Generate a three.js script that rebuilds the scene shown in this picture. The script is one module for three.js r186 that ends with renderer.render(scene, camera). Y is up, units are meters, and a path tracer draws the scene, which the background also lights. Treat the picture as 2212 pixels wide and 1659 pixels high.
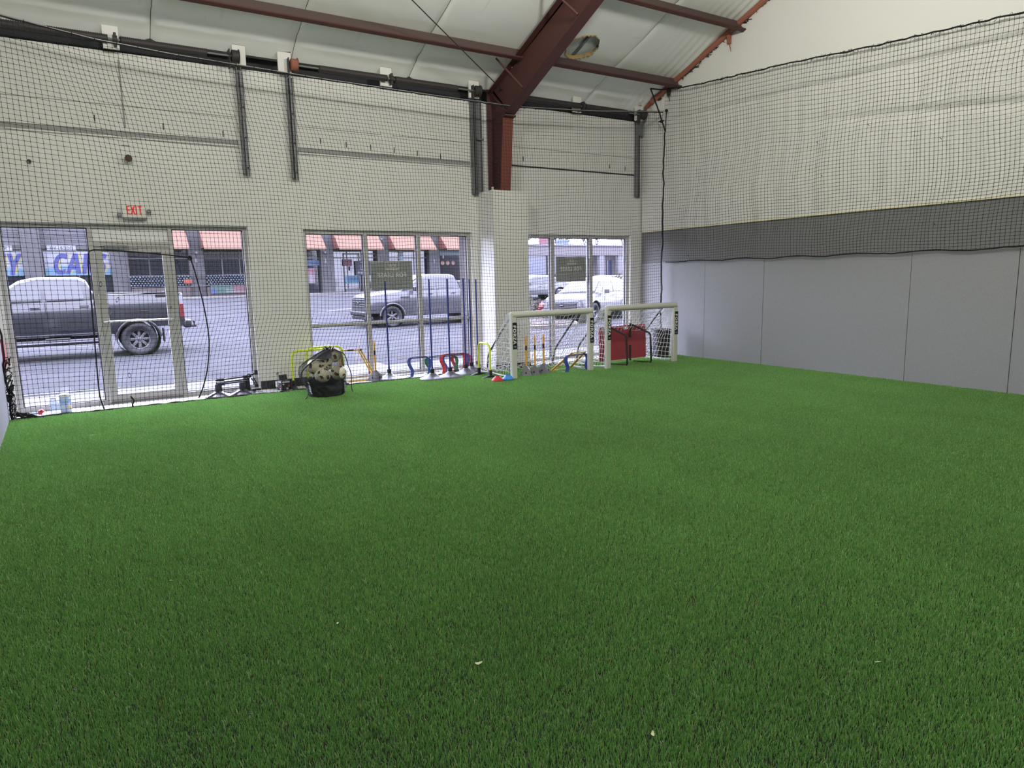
import * as THREE from 'three';
import { mergeGeometries, toCreasedNormals } from 'three/addons/utils/BufferGeometryUtils.js';
import { RoundedBoxGeometry } from 'three/addons/geometries/RoundedBoxGeometry.js';
import { RectAreaLightUniformsLib } from 'three/addons/lights/RectAreaLightUniformsLib.js';
import { ImprovedNoise } from 'three/addons/math/ImprovedNoise.js';
import { FontLoader } from 'three/addons/loaders/FontLoader.js';
import { TextGeometry } from 'three/addons/geometries/TextGeometry.js';

// ---------- camera, sky, exposure, area lights ----------
const scene = new THREE.Scene();
const camera = new THREE.PerspectiveCamera(58.95, 2212 / 1659, 0.05, 400);
camera.position.set(0, 1.6, 0);
camera.rotation.order = 'YXZ';
camera.rotation.set(-0.155886, -0.556756, -0.021114);
const renderer = new THREE.WebGLRenderer({ antialias: true });
renderer.toneMapping = THREE.LinearToneMapping;
renderer.toneMappingExposure = 1.0;
renderer.shadowMap.enabled = true;
RectAreaLightUniformsLib.init();
const SKY = new THREE.Color().setRGB(14.5, 15.0, 20.5);      // flat overcast sky
scene.background = SKY;
const LAMPS = [[0.9, 5.4, -5.0, 1], [5.4, 5.4, -5.0, 1], [1.6, 5.6, 3.0, 0.5], [5.6, 5.6, 3.0, 0.5]];   // x, y, z, share
const LAMP_GAIN = 28;
const LAMP_COLOR = new THREE.Color().setRGB(1.0, 0.98, 0.925);

// ---------- helpers ----------
const V = (x, y, z) => new THREE.Vector3(x, y, z);
let seed = 7;
const rnd = () => { seed = (seed * 1664525 + 1013904223) >>> 0; return seed / 4294967296; };
const rr = (a, b) => a + (b - a) * rnd();
const noise = new ImprovedNoise();
const used = {};
function numbered(n) { used[n] = (used[n] ?? -1) + 1; return used[n] ? n + '_' + String(used[n]).padStart(3, '0') : n; }
const lin = (r, g, b) => new THREE.Color().setRGB(r, g, b);
function mat(color, roughness = 0.7, metalness = 0, extra = {}) {
  return new THREE.MeshStandardMaterial({ color: color.isColor ? color : new THREE.Color(color), roughness, metalness, ...extra });
}
function clean(g) {                       // same attributes on every geometry, so that they merge
  g = g.index ? g.toNonIndexed() : g;
  for (const k of Object.keys(g.attributes)) if (!['position', 'normal', 'uv'].includes(k)) g.deleteAttribute(k);
  if (!g.attributes.normal) g.computeVertexNormals();
  if (!g.attributes.uv) g.setAttribute('uv', new THREE.BufferAttribute(new Float32Array(g.attributes.position.count * 2), 2));
  return g;
}
const join = (...gs) => { gs = gs.flat().filter(Boolean); return gs.length === 1 ? gs[0] : mergeGeometries(gs.map(clean)); };
const box = (w, h, d, x = 0, y = 0, z = 0) => new THREE.BoxGeometry(w, h, d).translate(x, y, z);
const span = (x0, x1, y0, y1, z0, z1) => box(x1 - x0, y1 - y0, z1 - z0, (x0 + x1) / 2, (y0 + y1) / 2, (z0 + z1) / 2);
const rbox = (w, h, d, r = 0.01, x = 0, y = 0, z = 0, s = 2) => new RoundedBoxGeometry(w, h, d, s, r).translate(x, y, z);
function bar(a, b, r, seg = 10, r2 = r) {
  const d = b.clone().sub(a), g = new THREE.CylinderGeometry(r2, r, d.length(), seg);
  return g.applyQuaternion(new THREE.Quaternion().setFromUnitVectors(V(0, 1, 0), d.clone().normalize())).translate(...a.clone().add(b).multiplyScalar(0.5).toArray());
}
const tube = (pts, r, seg = 24, rad = 8, closed = false, tension = 0.5) => new THREE.TubeGeometry(new THREE.CatmullRomCurve3(pts, closed, 'catmullrom', tension), seg, r, rad, closed);
function bentTube(pts, bend, r, rad = 10) {          // straight runs with rounded corners, round or not
  const path = new THREE.CurvePath();
  let from = pts[0];
  for (let i = 1; i < pts.length - 1; i++) {
    const p = pts[i], a = pts[i - 1].clone().sub(p), b = pts[i + 1].clone().sub(p);
    const k = Math.min(bend, a.length() * 0.48, b.length() * 0.48), s = p.clone().add(a.setLength(k)), e = p.clone().add(b.setLength(k));
    path.add(new THREE.LineCurve3(from, s)); path.add(new THREE.QuadraticBezierCurve3(s, p, e)); from = e;
  }
  path.add(new THREE.LineCurve3(from, pts[pts.length - 1]));
  return new THREE.TubeGeometry(path, pts.length * 14, r, rad, false);
}
const lathe = (pts, seg = 24) => new THREE.LatheGeometry(pts.map((p) => new THREE.Vector2(p[0], p[1])), seg);
const shape = (pts) => new THREE.Shape(pts.map((p) => new THREE.Vector2(p[0], p[1])));
function prism(pts, depth, bevel = 0, holes = []) {   // outline in x, y, thickness centred on z = 0
  const s = pts instanceof THREE.Shape ? pts : shape(pts);
  for (const h of holes) s.holes.push(new THREE.Path(h.map((p) => new THREE.Vector2(p[0], p[1]))));
  return new THREE.ExtrudeGeometry(s, { depth: depth - 2 * bevel, bevelEnabled: bevel > 0, bevelThickness: bevel, bevelSize: bevel, bevelSegments: 2, curveSegments: 20 }).translate(0, 0, -depth / 2 + bevel);
}
function strand(acc, pts, r, sides = 3, ref = V(0.3, 0.2, 0.93)) {
  const base = acc.p.length / 3, t = V(), a = V(), b = V();
  for (let i = 0; i < pts.length; i++) {
    t.subVectors(pts[Math.min(i + 1, pts.length - 1)], pts[Math.max(i - 1, 0)]).normalize();
    a.crossVectors(t, ref).normalize(); b.crossVectors(t, a);
    for (let k = 0; k < sides; k++) {
      const w = (k / sides) * Math.PI * 2, c = Math.cos(w) * r, s = Math.sin(w) * r;
      acc.p.push(pts[i].x + a.x * c + b.x * s, pts[i].y + a.y * c + b.y * s, pts[i].z + a.z * c + b.z * s);
      acc.n.push((a.x * c + b.x * s) / r, (a.y * c + b.y * s) / r, (a.z * c + b.z * s) / r);
    }
    if (i) for (let k = 0; k < sides; k++) {
      const k2 = (k + 1) % sides, o = base + (i - 1) * sides, q = base + i * sides;
      acc.i.push(o + k, o + k2, q + k, q + k, o + k2, q + k2);
    }
  }
}
function fromAcc(acc) {
  const g = new THREE.BufferGeometry();
  g.setAttribute('position', new THREE.Float32BufferAttribute(acc.p, 3));
  g.setAttribute('normal', new THREE.Float32BufferAttribute(acc.n, 3));
  g.setAttribute('uv', new THREE.Float32BufferAttribute(new Float32Array(acc.p.length / 3 * 2), 2));
  g.setIndex(acc.i); return g;
}
function netting(P, nu, nv, r, knot = 0, sides = 3, keep) {     // P(u, v) gives the surface; strands both ways, small knots where they cross
  const acc = { p: [], n: [], i: [] }, G = [];
  for (let i = 0; i <= nu; i++) { G.push([]); for (let j = 0; j <= nv; j++) G[i].push(P(i / nu, j / nv)); }
  for (let i = 0; i <= nu; i++) strand(acc, G[i], r, sides);
  for (let j = 0; j <= nv; j++) strand(acc, G.map((c) => c[j]), r, sides);
  if (knot) for (let i = 0; i <= nu; i++) for (let j = 0; j <= nv; j++) {
    const c = G[i][j];
    strand(acc, [V(c.x, c.y - knot, c.z), V(c.x, c.y + knot, c.z)], knot * 0.8, 4);
  }
  return fromAcc(acc);
}
function canvas(w, h, draw, repeat) {
  const c = document.createElement('canvas'); c.width = w; c.height = h;
  draw(c.getContext('2d'), w, h);
  const t = new THREE.CanvasTexture(c); t.colorSpace = THREE.SRGBColorSpace; t.anisotropy = 8;
  if (repeat) { t.wrapS = t.wrapT = THREE.RepeatWrapping; t.repeat.set(...repeat); }
  return t;
}
function noiseMap(size, fn, srgb = true, repeat = [1, 1]) {        // fn(x, y) in 0..1 gives [r, g, b] in 0..255
  const d = new Uint8Array(size * size * 4);
  for (let y = 0; y < size; y++) for (let x = 0; x < size; x++) { const c = fn(x / size, y / size), o = (y * size + x) * 4; d[o] = c[0]; d[o + 1] = c[1]; d[o + 2] = c[2]; d[o + 3] = 255; }
  const t = new THREE.DataTexture(d, size, size); t.magFilter = THREE.LinearFilter; t.minFilter = THREE.LinearMipmapLinearFilter; t.generateMipmaps = true;
  t.wrapS = t.wrapT = THREE.RepeatWrapping; t.repeat.set(...repeat); if (srgb) t.colorSpace = THREE.SRGBColorSpace; t.needsUpdate = true; return t;
}
function obj(name, geo, material, parent = scene) {
  const m = new THREE.Mesh(Array.isArray(geo) ? join(geo) : geo, material);
  m.name = parent === scene ? numbered(name) : name; m.castShadow = m.receiveShadow = true; parent.add(m);
  return m;
}
function tag(o, label, category, group) { Object.assign(o.userData, { label, category }); if (group) o.userData.group = group; return o; }
function thing(name, label, category, [x, y, z] = [0, 0, 0], turn = 0, group) {
  const o = new THREE.Group(); o.name = numbered(name); scene.add(o); o.position.set(x, y, z); o.rotation.y = turn;
  return tag(o, label, category, group);
}
function copy(root, [x, y, z], turn, label) {
  const r = root.clone(); r.name = numbered(root.name.replace(/_\d+$/, '')); r.userData = { ...root.userData, label }; r.position.set(x, y, z); r.rotation.y = turn; scene.add(r);
  return r;
}
function struct(name, geo, material, parent) {
  let o;
  if (geo) o = obj(name, geo, material, parent ?? scene); else { o = new THREE.Group(); o.name = numbered(name); scene.add(o); }
  if (!parent) o.userData.kind = 'structure';
  return o;
}
const planarUV = (g, k = 1, ax = 0, ay = 1) => { const p = g.attributes.position, u = new Float32Array(p.count * 2); for (let i = 0; i < p.count; i++) { u[2 * i] = p.getComponent(i, ax) * k; u[2 * i + 1] = p.getComponent(i, ay) * k; } g.setAttribute('uv', new THREE.BufferAttribute(u, 2)); return g; };
const fbm = (x, y, z = 0) => noise.noise(x, y, z) + 0.5 * noise.noise(x * 2.1, y * 2.1, z + 5) + 0.25 * noise.noise(x * 4.3, y * 4.3, z + 9);
function grid(nu, nv, P) {                         // a sheet through P(u, v)
  const g = new THREE.PlaneGeometry(1, 1, nu, nv), p = g.attributes.position, uv = g.attributes.uv;
  for (let i = 0; i < p.count; i++) { const q = P(uv.getX(i), uv.getY(i)); p.setXYZ(i, q.x, q.y, q.z); }
  g.computeVertexNormals(); return g;
}
const font = await new FontLoader().loadAsync('fonts/droid/droid_sans_bold.typeface.json');
function text(str, size, depth) { const g = new TextGeometry(str, { font, size, depth, curveSegments: 4 }); g.computeBoundingBox(); const b = g.boundingBox; return g.translate(-(b.min.x + b.max.x) / 2, -(b.min.y + b.max.y) / 2, 0); }

// ---------- materials ----------
const speckle = noiseMap(256, (x, y) => { const v = 232 + 10 * fbm(x * 6, y * 6, 1) + (rnd() - 0.5) * 14; return [v, v, v - 2]; });
const M = {
  wall: mat(lin(0.72, 0.71, 0.67), 0.75), wallUpper: mat(lin(0.69, 0.68, 0.64), 0.75), vinyl: mat(lin(0.72, 0.71, 0.66), 0.55),
  greyTrim: mat(lin(0.28, 0.28, 0.27), 0.7), greyBand: mat(lin(0.19, 0.19, 0.19), 0.8),
  frame: mat(lin(0.44, 0.43, 0.41), 0.5, 0.2), gasket: mat(lin(0.03, 0.03, 0.035), 0.6),
  glass: new THREE.MeshPhysicalMaterial({ color: 0xffffff, roughness: 0.0, transmission: 1, thickness: 0, ior: 1.5 }),
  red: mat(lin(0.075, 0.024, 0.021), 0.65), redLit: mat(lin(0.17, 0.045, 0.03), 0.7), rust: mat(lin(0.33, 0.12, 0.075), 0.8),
  galv: mat(lin(0.20, 0.205, 0.21), 0.5, 0.5), darkSteel: mat(lin(0.05, 0.043, 0.043), 0.6, 0.3), black: mat(lin(0.012, 0.012, 0.014), 0.6), softBlack: mat(lin(0.03, 0.03, 0.034), 0.8),
  net: mat(lin(0.014, 0.014, 0.017), 0.85), whiteNet: mat(lin(0.82, 0.82, 0.80), 0.8), rope: mat(lin(0.012, 0.012, 0.014), 0.9), cable: mat(lin(0.35, 0.35, 0.34), 0.4, 0.6),
  white: mat(lin(0.72, 0.71, 0.66), 0.45), goal: mat(lin(0.55, 0.55, 0.49), 0.4), chrome: mat(lin(0.65, 0.65, 0.66), 0.2, 0.9), grey: mat(lin(0.3, 0.3, 0.31), 0.6),
  concrete: mat(lin(0.55, 0.54, 0.52), 0.75, 0, { map: speckle }), yellow: mat(lin(0.62, 0.72, 0.02), 0.45), amber: mat(lin(0.65, 0.38, 0.03), 0.5), orangeYellow: mat(lin(0.72, 0.36, 0.03), 0.5),
  bluePole: mat(lin(0.015, 0.03, 0.20), 0.4), blue: mat(lin(0.03, 0.065, 0.32), 0.45), green: mat(lin(0.03, 0.16, 0.075), 0.5), redPlastic: mat(lin(0.55, 0.03, 0.035), 0.45), paleBlue: mat(lin(0.45, 0.62, 0.72), 0.5), palePink: mat(lin(0.75, 0.4, 0.4), 0.5),
};
// ---------- the room ----------
const ZF = -10.75, XR = 9.95, XL = -0.93, ZB = 8.75, RIDGE = -1;
const ceilY = (z) => 4.87 + 0.392 * ((z <= RIDGE ? z : 2 * RIDGE - z) + 10.75);

const slab = struct('floor', span(-1.15, 10.15, -0.3, -0.02, -10.97, 8.95), M.concrete);

// front wall with three storefront openings; upper part stands over the old overhead doors
const OPEN = [[-0.87, 2.15, -0.05, 2.425], [2.965, 5.91, 0.0, 2.395], [6.70, 9.63, -0.02, 2.385]];
{
  const g = [], z0 = -10.97, z1 = ZF;
  let x = -1.15;
  for (const [a, b, y0, y1] of OPEN) { g.push(span(x, a, -0.3, 4.62, z0, z1), span(a, b, y1, 4.62, z0, z1), span(a, b, -0.3, y0, z0, z1)); x = b; }
  g.push(span(x, 10.15, -0.3, 4.62, z0, z1));
  const w = struct('wall_front', g, M.wall);
  obj('eave_closure', span(-1.15, 10.15, 4.4, 5.05, -11.02, -10.97), M.softBlack, w);
  const rows = [[-0.92, 2.12, 3.625, 3.945], [-0.92, 2.12, 3.95, 4.615], [2.97, 5.92, 3.60, 3.90], [2.97, 5.92, 3.905, 4.60], [6.78, 9.70, 3.60, 3.915], [6.78, 9.70, 3.92, 4.62]];
  rows.forEach(([a, b, c, d], i) => obj('wall_panel', rbox(b - a, d - c, 0.03 + (i % 2) * 0.006, 0.004, (a + b) / 2, (c + d) / 2, ZF + 0.004), M.wallUpper, w));
  obj('grey_strip', rbox(3.04, 0.062, 0.03, 0.004, 0.60, 3.588, ZF + 0.006), M.greyTrim, w);
  obj('grey_strip', rbox(2.95, 0.07, 0.03, 0.004, 4.445, 3.562, ZF + 0.006), M.greyTrim, w);
  obj('black_strip', rbox(2.95, 0.02, 0.02, 0.004, 8.23, 3.588, ZF + 0.006), M.softBlack, w);
  obj('pale_ledge', rbox(3.04, 0.018, 0.045, 0.004, 0.60, 3.548, ZF + 0.01), M.wall, w);
  obj('pale_ledge', rbox(2.95, 0.018, 0.045, 0.004, 4.445, 3.518, ZF + 0.01), M.wall, w);
  for (const [x, y] of [[0.36, 3.76], [1.16, 3.73], [1.92, 3.70], [3.32, 3.72], [3.72, 3.70], [4.12, 3.69], [4.52, 3.68], [4.93, 3.66], [5.35, 3.64], [7.02, 3.72], [9.05, 3.72], [9.45, 3.70]])
    obj('tie_slot', box(0.012, 0.085, 0.012, x, y, ZF + 0.02), M.black, w);
  for (const x of [4.40, 8.20]) obj('batten', rbox(0.19, 1.0, 0.012, 0.003, x, 4.1, ZF + 0.028), M.wallUpper, w);
  obj('batten', rbox(0.02, 0.85, 0.008, 0.003, 0.70, 4.10, ZF + 0.026), M.greyTrim, w);
}
const skirt = (n, a, b, z, h = 0.13) => struct('baseboard_' + n, rbox(b - a, h, 0.014, 0.004, (a + b) / 2, -0.02 + h / 2, z), M.softBlack);
skirt('front', 2.17, 2.95, ZF + 0.008); skirt('front_right', 9.65, 9.91, ZF + 0.008);

// right wall: vinyl-faced insulation above, grey band, boards below
{
  const prof = shape([[-11.0, -0.3], [ZB + 0.2, -0.3], [ZB + 0.2, ceilY(ZB)], [RIDGE, ceilY(RIDGE) + 0.3], [-11.0, 5.0]]);
  const w = struct('wall_right', new THREE.ExtrudeGeometry(prof, { depth: 0.2, bevelEnabled: false }).rotateY(-Math.PI / 2).translate(10.16, 0, 0), M.wall);
  const groove = (y, z) => {
    const e = (c, s) => Math.exp(-((y - c) ** 2) / (2 * s * s));
    const fade = THREE.MathUtils.smoothstep(z, -7.6, -5.2);
    return 0.085 * e(4.42 - 0.03 * (z + 7), 0.03) + 0.07 * fade * e(3.56 - 0.12 * (z + 4), 0.035) + 0.012 * fbm(y * 0.9, z * 0.5, 3);
  };
  const faced = grid(150, 170, (u, v) => { const z = -10.72 + u * 19.4, y = 2.48 + v * (ceilY(z) - 2.44); return V(9.905 + groove(y, z), y, z); });
  obj('insulation_facing', faced, new THREE.MeshStandardMaterial({ color: M.vinyl.color, roughness: 0.6, side: THREE.DoubleSide }), w);
  obj('grey_band', span(9.925, 9.955, 1.70, 2.455, -10.74, ZB), M.greyBand, w);
  obj('cream_lip', rbox(0.06, 0.03, 19.4, 0.008, 9.925, 2.468, -1.0), mat(lin(0.78, 0.72, 0.5), 0.6), w);
  const board = mat(lin(0.33, 0.332, 0.34), 0.62, 0, { map: noiseMap(256, () => { const v = 214 + rnd() * 41; return [v, v, v]; }) });
  const seams = [-10.74, -9.0, -7.69, -5.23, -3.92, -1.46, 1.0, 3.46, 5.92, 8.7];
  for (let i = 0; i + 1 < seams.length; i++) {
    const a = seams[i] + 0.003, b = seams[i + 1] - 0.003;
    const p = planarUV(rbox(0.03, 1.835, b - a, 0.004, 0, 0, 0), 1.4, 2, 1);
    const m = obj('wall_board', p, board, w); m.position.set(9.925 - (i % 2) * 0.002, 0.91, (a + b) / 2);
  }
  M.board = board;
}
// left wall with its own boards, the rear wall
{
  const prof = shape([[-11.0, -0.3], [ZB + 0.2, -0.3], [ZB + 0.2, ceilY(ZB)], [RIDGE, ceilY(RIDGE) + 0.3], [-11.0, 5.0]]);
  const w = struct('wall_left', new THREE.ExtrudeGeometry(prof, { depth: 0.2, bevelEnabled: false }).rotateY(-Math.PI / 2).translate(-0.95, 0, 0), M.wall);
  for (const [a, b] of [[-10.28, -8.3], [-8.29, -5.85], [-5.84, -3.4], [-3.39, -0.95], [-0.94, 1.5]]) {
    const m = obj('wall_board', planarUV(rbox(0.03, 1.835, b - a, 0.004, 0, 0, 0), 1.4, 2, 1), M.board, w); m.position.set(-0.895 + (b + 8.3 > 0.1 ? 0.035 : 0), 0.91, (a + b) / 2);
    if (b < -8) m.rotation.y = 0.028;
  }
  struct('wall_back', span(-1.15, 10.15, -0.3, 5.0, ZB, ZB + 0.2), M.wall);
}

// ceiling: sheets of faced insulation that hang between the purlins, pinched at the seams; one has a round hole cut in it
{
  const w = struct('ceiling');
  const edges = [-0.98, 1.10, 2.95, 4.83, 6.62, 8.42, 9.93];
  const face = new THREE.MeshStandardMaterial({ color: lin(0.86, 0.87, 0.82), roughness: 0.6, side: THREE.DoubleSide });
  const stain = canvas(512, 512, (c, W, H) => {
    c.fillStyle = '#fff'; c.fillRect(0, 0, W, H);
    for (let i = 0; i < 260; i++) { const y = H * (0.955 + 0.012 * Math.sin(i * 0.6)) + rr(-5, 5); c.fillStyle = `rgba(96,94,62,${rr(0.08, 0.24)})`; c.fillRect(rr(0, W), y, rr(10, 70), rr(2, 7)); }
    for (let i = 0; i < 40; i++) { c.fillStyle = `rgba(150,140,120,${rr(0.02, 0.06)})`; c.fillRect(rr(0, W), rr(0, H), rr(2, 30), rr(2, 20)); }
  });
  face.map = stain;
  const HOLE = { x: 7.42, z: -9.49, rx: 0.285, rz: 0.275 };
  const drop = (x, z, a, b) => {                     // distance below the roof plane
    const d = Math.min(x - a, b - x);
    let s = -0.035 * Math.exp(-d / 0.035);
    const k = ((z + 9.87) / 1.45) % 1, h = k < 0 ? k + 1 : k;
    s += 0.03 * Math.sin(Math.PI * h) + 0.006 * fbm(x * 1.3, z * 1.3, 2);
    if (z < -10.3) s += 0.045 * Math.exp(-(((z + 10.34) / 0.035) ** 2)) * -1 + 0.25 * Math.max(0, -10.47 - z) ** 1.2;
    if (x > 8.6) s += 0.012 * Math.sin((x + 0.12 * z) * 40) * THREE.MathUtils.smoothstep(x, 8.8, 9.9);
    return s;
  };
  for (let i = 0; i + 1 < edges.length; i++) {
    const a = edges[i] + 0.004, b = edges[i + 1] - 0.004;
    const P = (x, z) => V(x, ceilY(z) - drop(x, z, a, b), z);
    if (i !== 4) { obj('insulation_sheet', grid(36, 170, (u, v) => P(a + u * (b - a), -10.71 + 9.71 * (1 - v))), face, w); }
    else {                                          // the sheet with the hole: ring around the cut, plain pieces elsewhere
      const z0 = HOLE.z - 0.42, z1 = HOLE.z + 0.42, N = 96, pos = [], uv = [], idx = [];
      const ragged = []; for (let k = 0; k < N; k++) { const t = k / N * Math.PI * 2; ragged.push(1 + 0.05 * Math.sin(t * 7 + 1) * Math.sin(t * 3) + 0.04 * (rnd() - 0.5)); }
      for (let r = 0; r <= 6; r++) for (let k = 0; k <= N; k++) {
        const t = (k % N) / N * Math.PI * 2, c = Math.cos(t), s = Math.sin(t);
        const ix = HOLE.x + HOLE.rx * ragged[k % N] * c, iz = HOLE.z + HOLE.rz * ragged[k % N] * s;
        const m = Math.min((c > 0 ? (b - HOLE.x) : (HOLE.x - a)) / Math.max(Math.abs(c), 1e-4), (s > 0 ? z1 - HOLE.z : HOLE.z - z0) / Math.max(Math.abs(s), 1e-4));
        const ox = HOLE.x + c * m, oz = HOLE.z + s * m, f = r / 6, x = ix + (ox - ix) * f, z = iz + (oz - iz) * f;
        const q = P(THREE.MathUtils.clamp(x, a, b), z); pos.push(q.x, q.y, q.z); uv.push((x - a) / (b - a), 1 - (z + 10.71) / 9.71);
      }
      for (let r = 0; r < 6; r++) for (let k = 0; k < N; k++) { const o = r * (N + 1) + k; idx.push(o, o + 1, o + N + 1, o + 1, o + N + 2, o + N + 1); }
      const ring = new THREE.BufferGeometry(); ring.setAttribute('position', new THREE.Float32BufferAttribute(pos, 3)); ring.setAttribute('uv', new THREE.Float32BufferAttribute(uv, 2)); ring.setIndex(idx); ring.computeVertexNormals();
      const piece = (p, q) => grid(36, Math.max(12, Math.round((q - p) * 18)), (u, v) => P(a + u * (b - a), p + (q - p) * (1 - v)));
      const front = piece(-10.71, z0), back = piece(z1, -1.0);
      for (const [g, p, q] of [[front, -10.71, z0], [back, z1, -1.0]]) { const t = g.attributes.uv; for (let k = 0; k < t.count; k++) t.setY(k, 1 - ((p + (q - p) * (1 - t.getY(k))) + 10.71) / 9.71); }
      obj('insulation_sheet', [front, ring, back], face, w);
      const cut = []; for (let k = 0; k <= N; k++) { const t = k / N * Math.PI * 2, f = ragged[k % N] * 1.01; const x = HOLE.x + HOLE.rx * f * Math.cos(t), z = HOLE.z + HOLE.rz * f * Math.sin(t); cut.push([x, z]); }
      const wall = new THREE.BufferGeometry(), wp = [], wi = [];
      cut.forEach(([x, z], k) => { const y = ceilY(z) - drop(x, z, a, b); wp.push(x, y - 0.004 - 0.02 * Math.abs(Math.sin(k * 2.3)), z, x + (x - HOLE.x) * 0.06, y + 0.045, z); if (k) wi.push(2 * k - 2, 2 * k - 1, 2 * k, 2 * k - 1, 2 * k + 1, 2 * k); });
      wall.setAttribute('position', new THREE.Float32BufferAttribute(wp, 3)); wall.setIndex(wi); wall.computeVertexNormals();
      obj('torn_glass_wool', wall, mat(lin(0.36, 0.24, 0.09), 0.95, 0, { side: THREE.DoubleSide }), w);
    }
    obj('insulation_sheet', grid(12, 40, (u, v) => { const z = RIDGE + 9.7 * (1 - v); return V(a + u * (b - a), ceilY(z), z); }), face, w);
  }
  // metal roof deck over the insulation
  const deck = mat(lin(0.62, 0.66, 0.65), 0.5, 0.05), len = Math.hypot(9.95, 0.392 * 9.95), ang = Math.atan(0.392);
  const a1 = obj('roof_deck', box(11.4, 0.05, len + 0.3, 0, 0, 0), deck, w); a1.position.set(4.5, ceilY(-5.9) + 0.10, -5.9); a1.rotation.x = -ang;
  const a2 = obj('roof_deck', box(11.4, 0.05, len + 0.3, 0, 0, 0), deck, w); a2.position.set(4.5, ceilY(3.9) + 0.10, 3.9); a2.rotation.x = ang;
  const rib = (x, wd) => { const m = obj('deck_rib', box(wd, 0.05, 1.4), M.galv, w); m.position.set(x, ceilY(-9.5) + 0.06, -9.5); m.rotation.x = -ang; };
  rib(7.45, 0.04); rib(7.14, 0.05); rib(7.78, 0.05);
}
// rust-stained rake angle where roof and right wall meet
{
  const dir = V(0, 0.392, 1).normalize(), g = [];
  const a = V(9.86, ceilY(-10.6) - 0.055, -10.6), n = 60, acc = { p: [], n: [], i: [] }, pts = [];
  for (let i = 0; i <= n; i++) { const z = -10.6 + 9.5 * i / n; pts.push(V(9.865 + 0.006 * fbm(z * 3, 1), ceilY(z) - 0.045 + 0.008 * fbm(z * 2, 4), z)); }
  strand(acc, pts, 0.05, 10, V(1, 0, 0));
  struct('trim_1', fromAcc(acc), M.rust);
  const torn = { p: [], n: [], i: [] };
  for (let i = 0; i < 70; i++) { const z = rr(-10.5, -7.0), y = ceilY(z) - 0.08; strand(torn, [V(9.88, y, z), V(9.89, y - rr(0.01, 0.05), z + rr(-0.05, 0.05)), V(9.89, y - rr(0.01, 0.05), z + rr(-0.1, 0.1))], rr(0.003, 0.008), 4); }
  struct('trim_2', fromAcc(torn), M.darkSteel);
}

// boxed-in steel column
{
  const w = struct('trim_3');
  obj('box_face', rbox(0.71, 3.09, 0.02, 0.003, 6.405, 1.525, -10.22), M.wall, w);
  obj('box_side', rbox(0.02, 3.09, 0.53, 0.003, 6.06, 1.525, -10.485), M.wall, w);
  obj('box_side', rbox(0.02, 3.09, 0.53, 0.003, 6.75, 1.525, -10.485), M.wall, w);
  obj('corner_bead', rbox(0.028, 3.14, 0.028, 0.004, 6.058, 1.545, -10.222), M.white, w);
  obj('box_skirt', rbox(0.74, 0.1, 0.012, 0.003, 6.405, 0.03, -10.205), M.softBlack, w);
}

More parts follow.
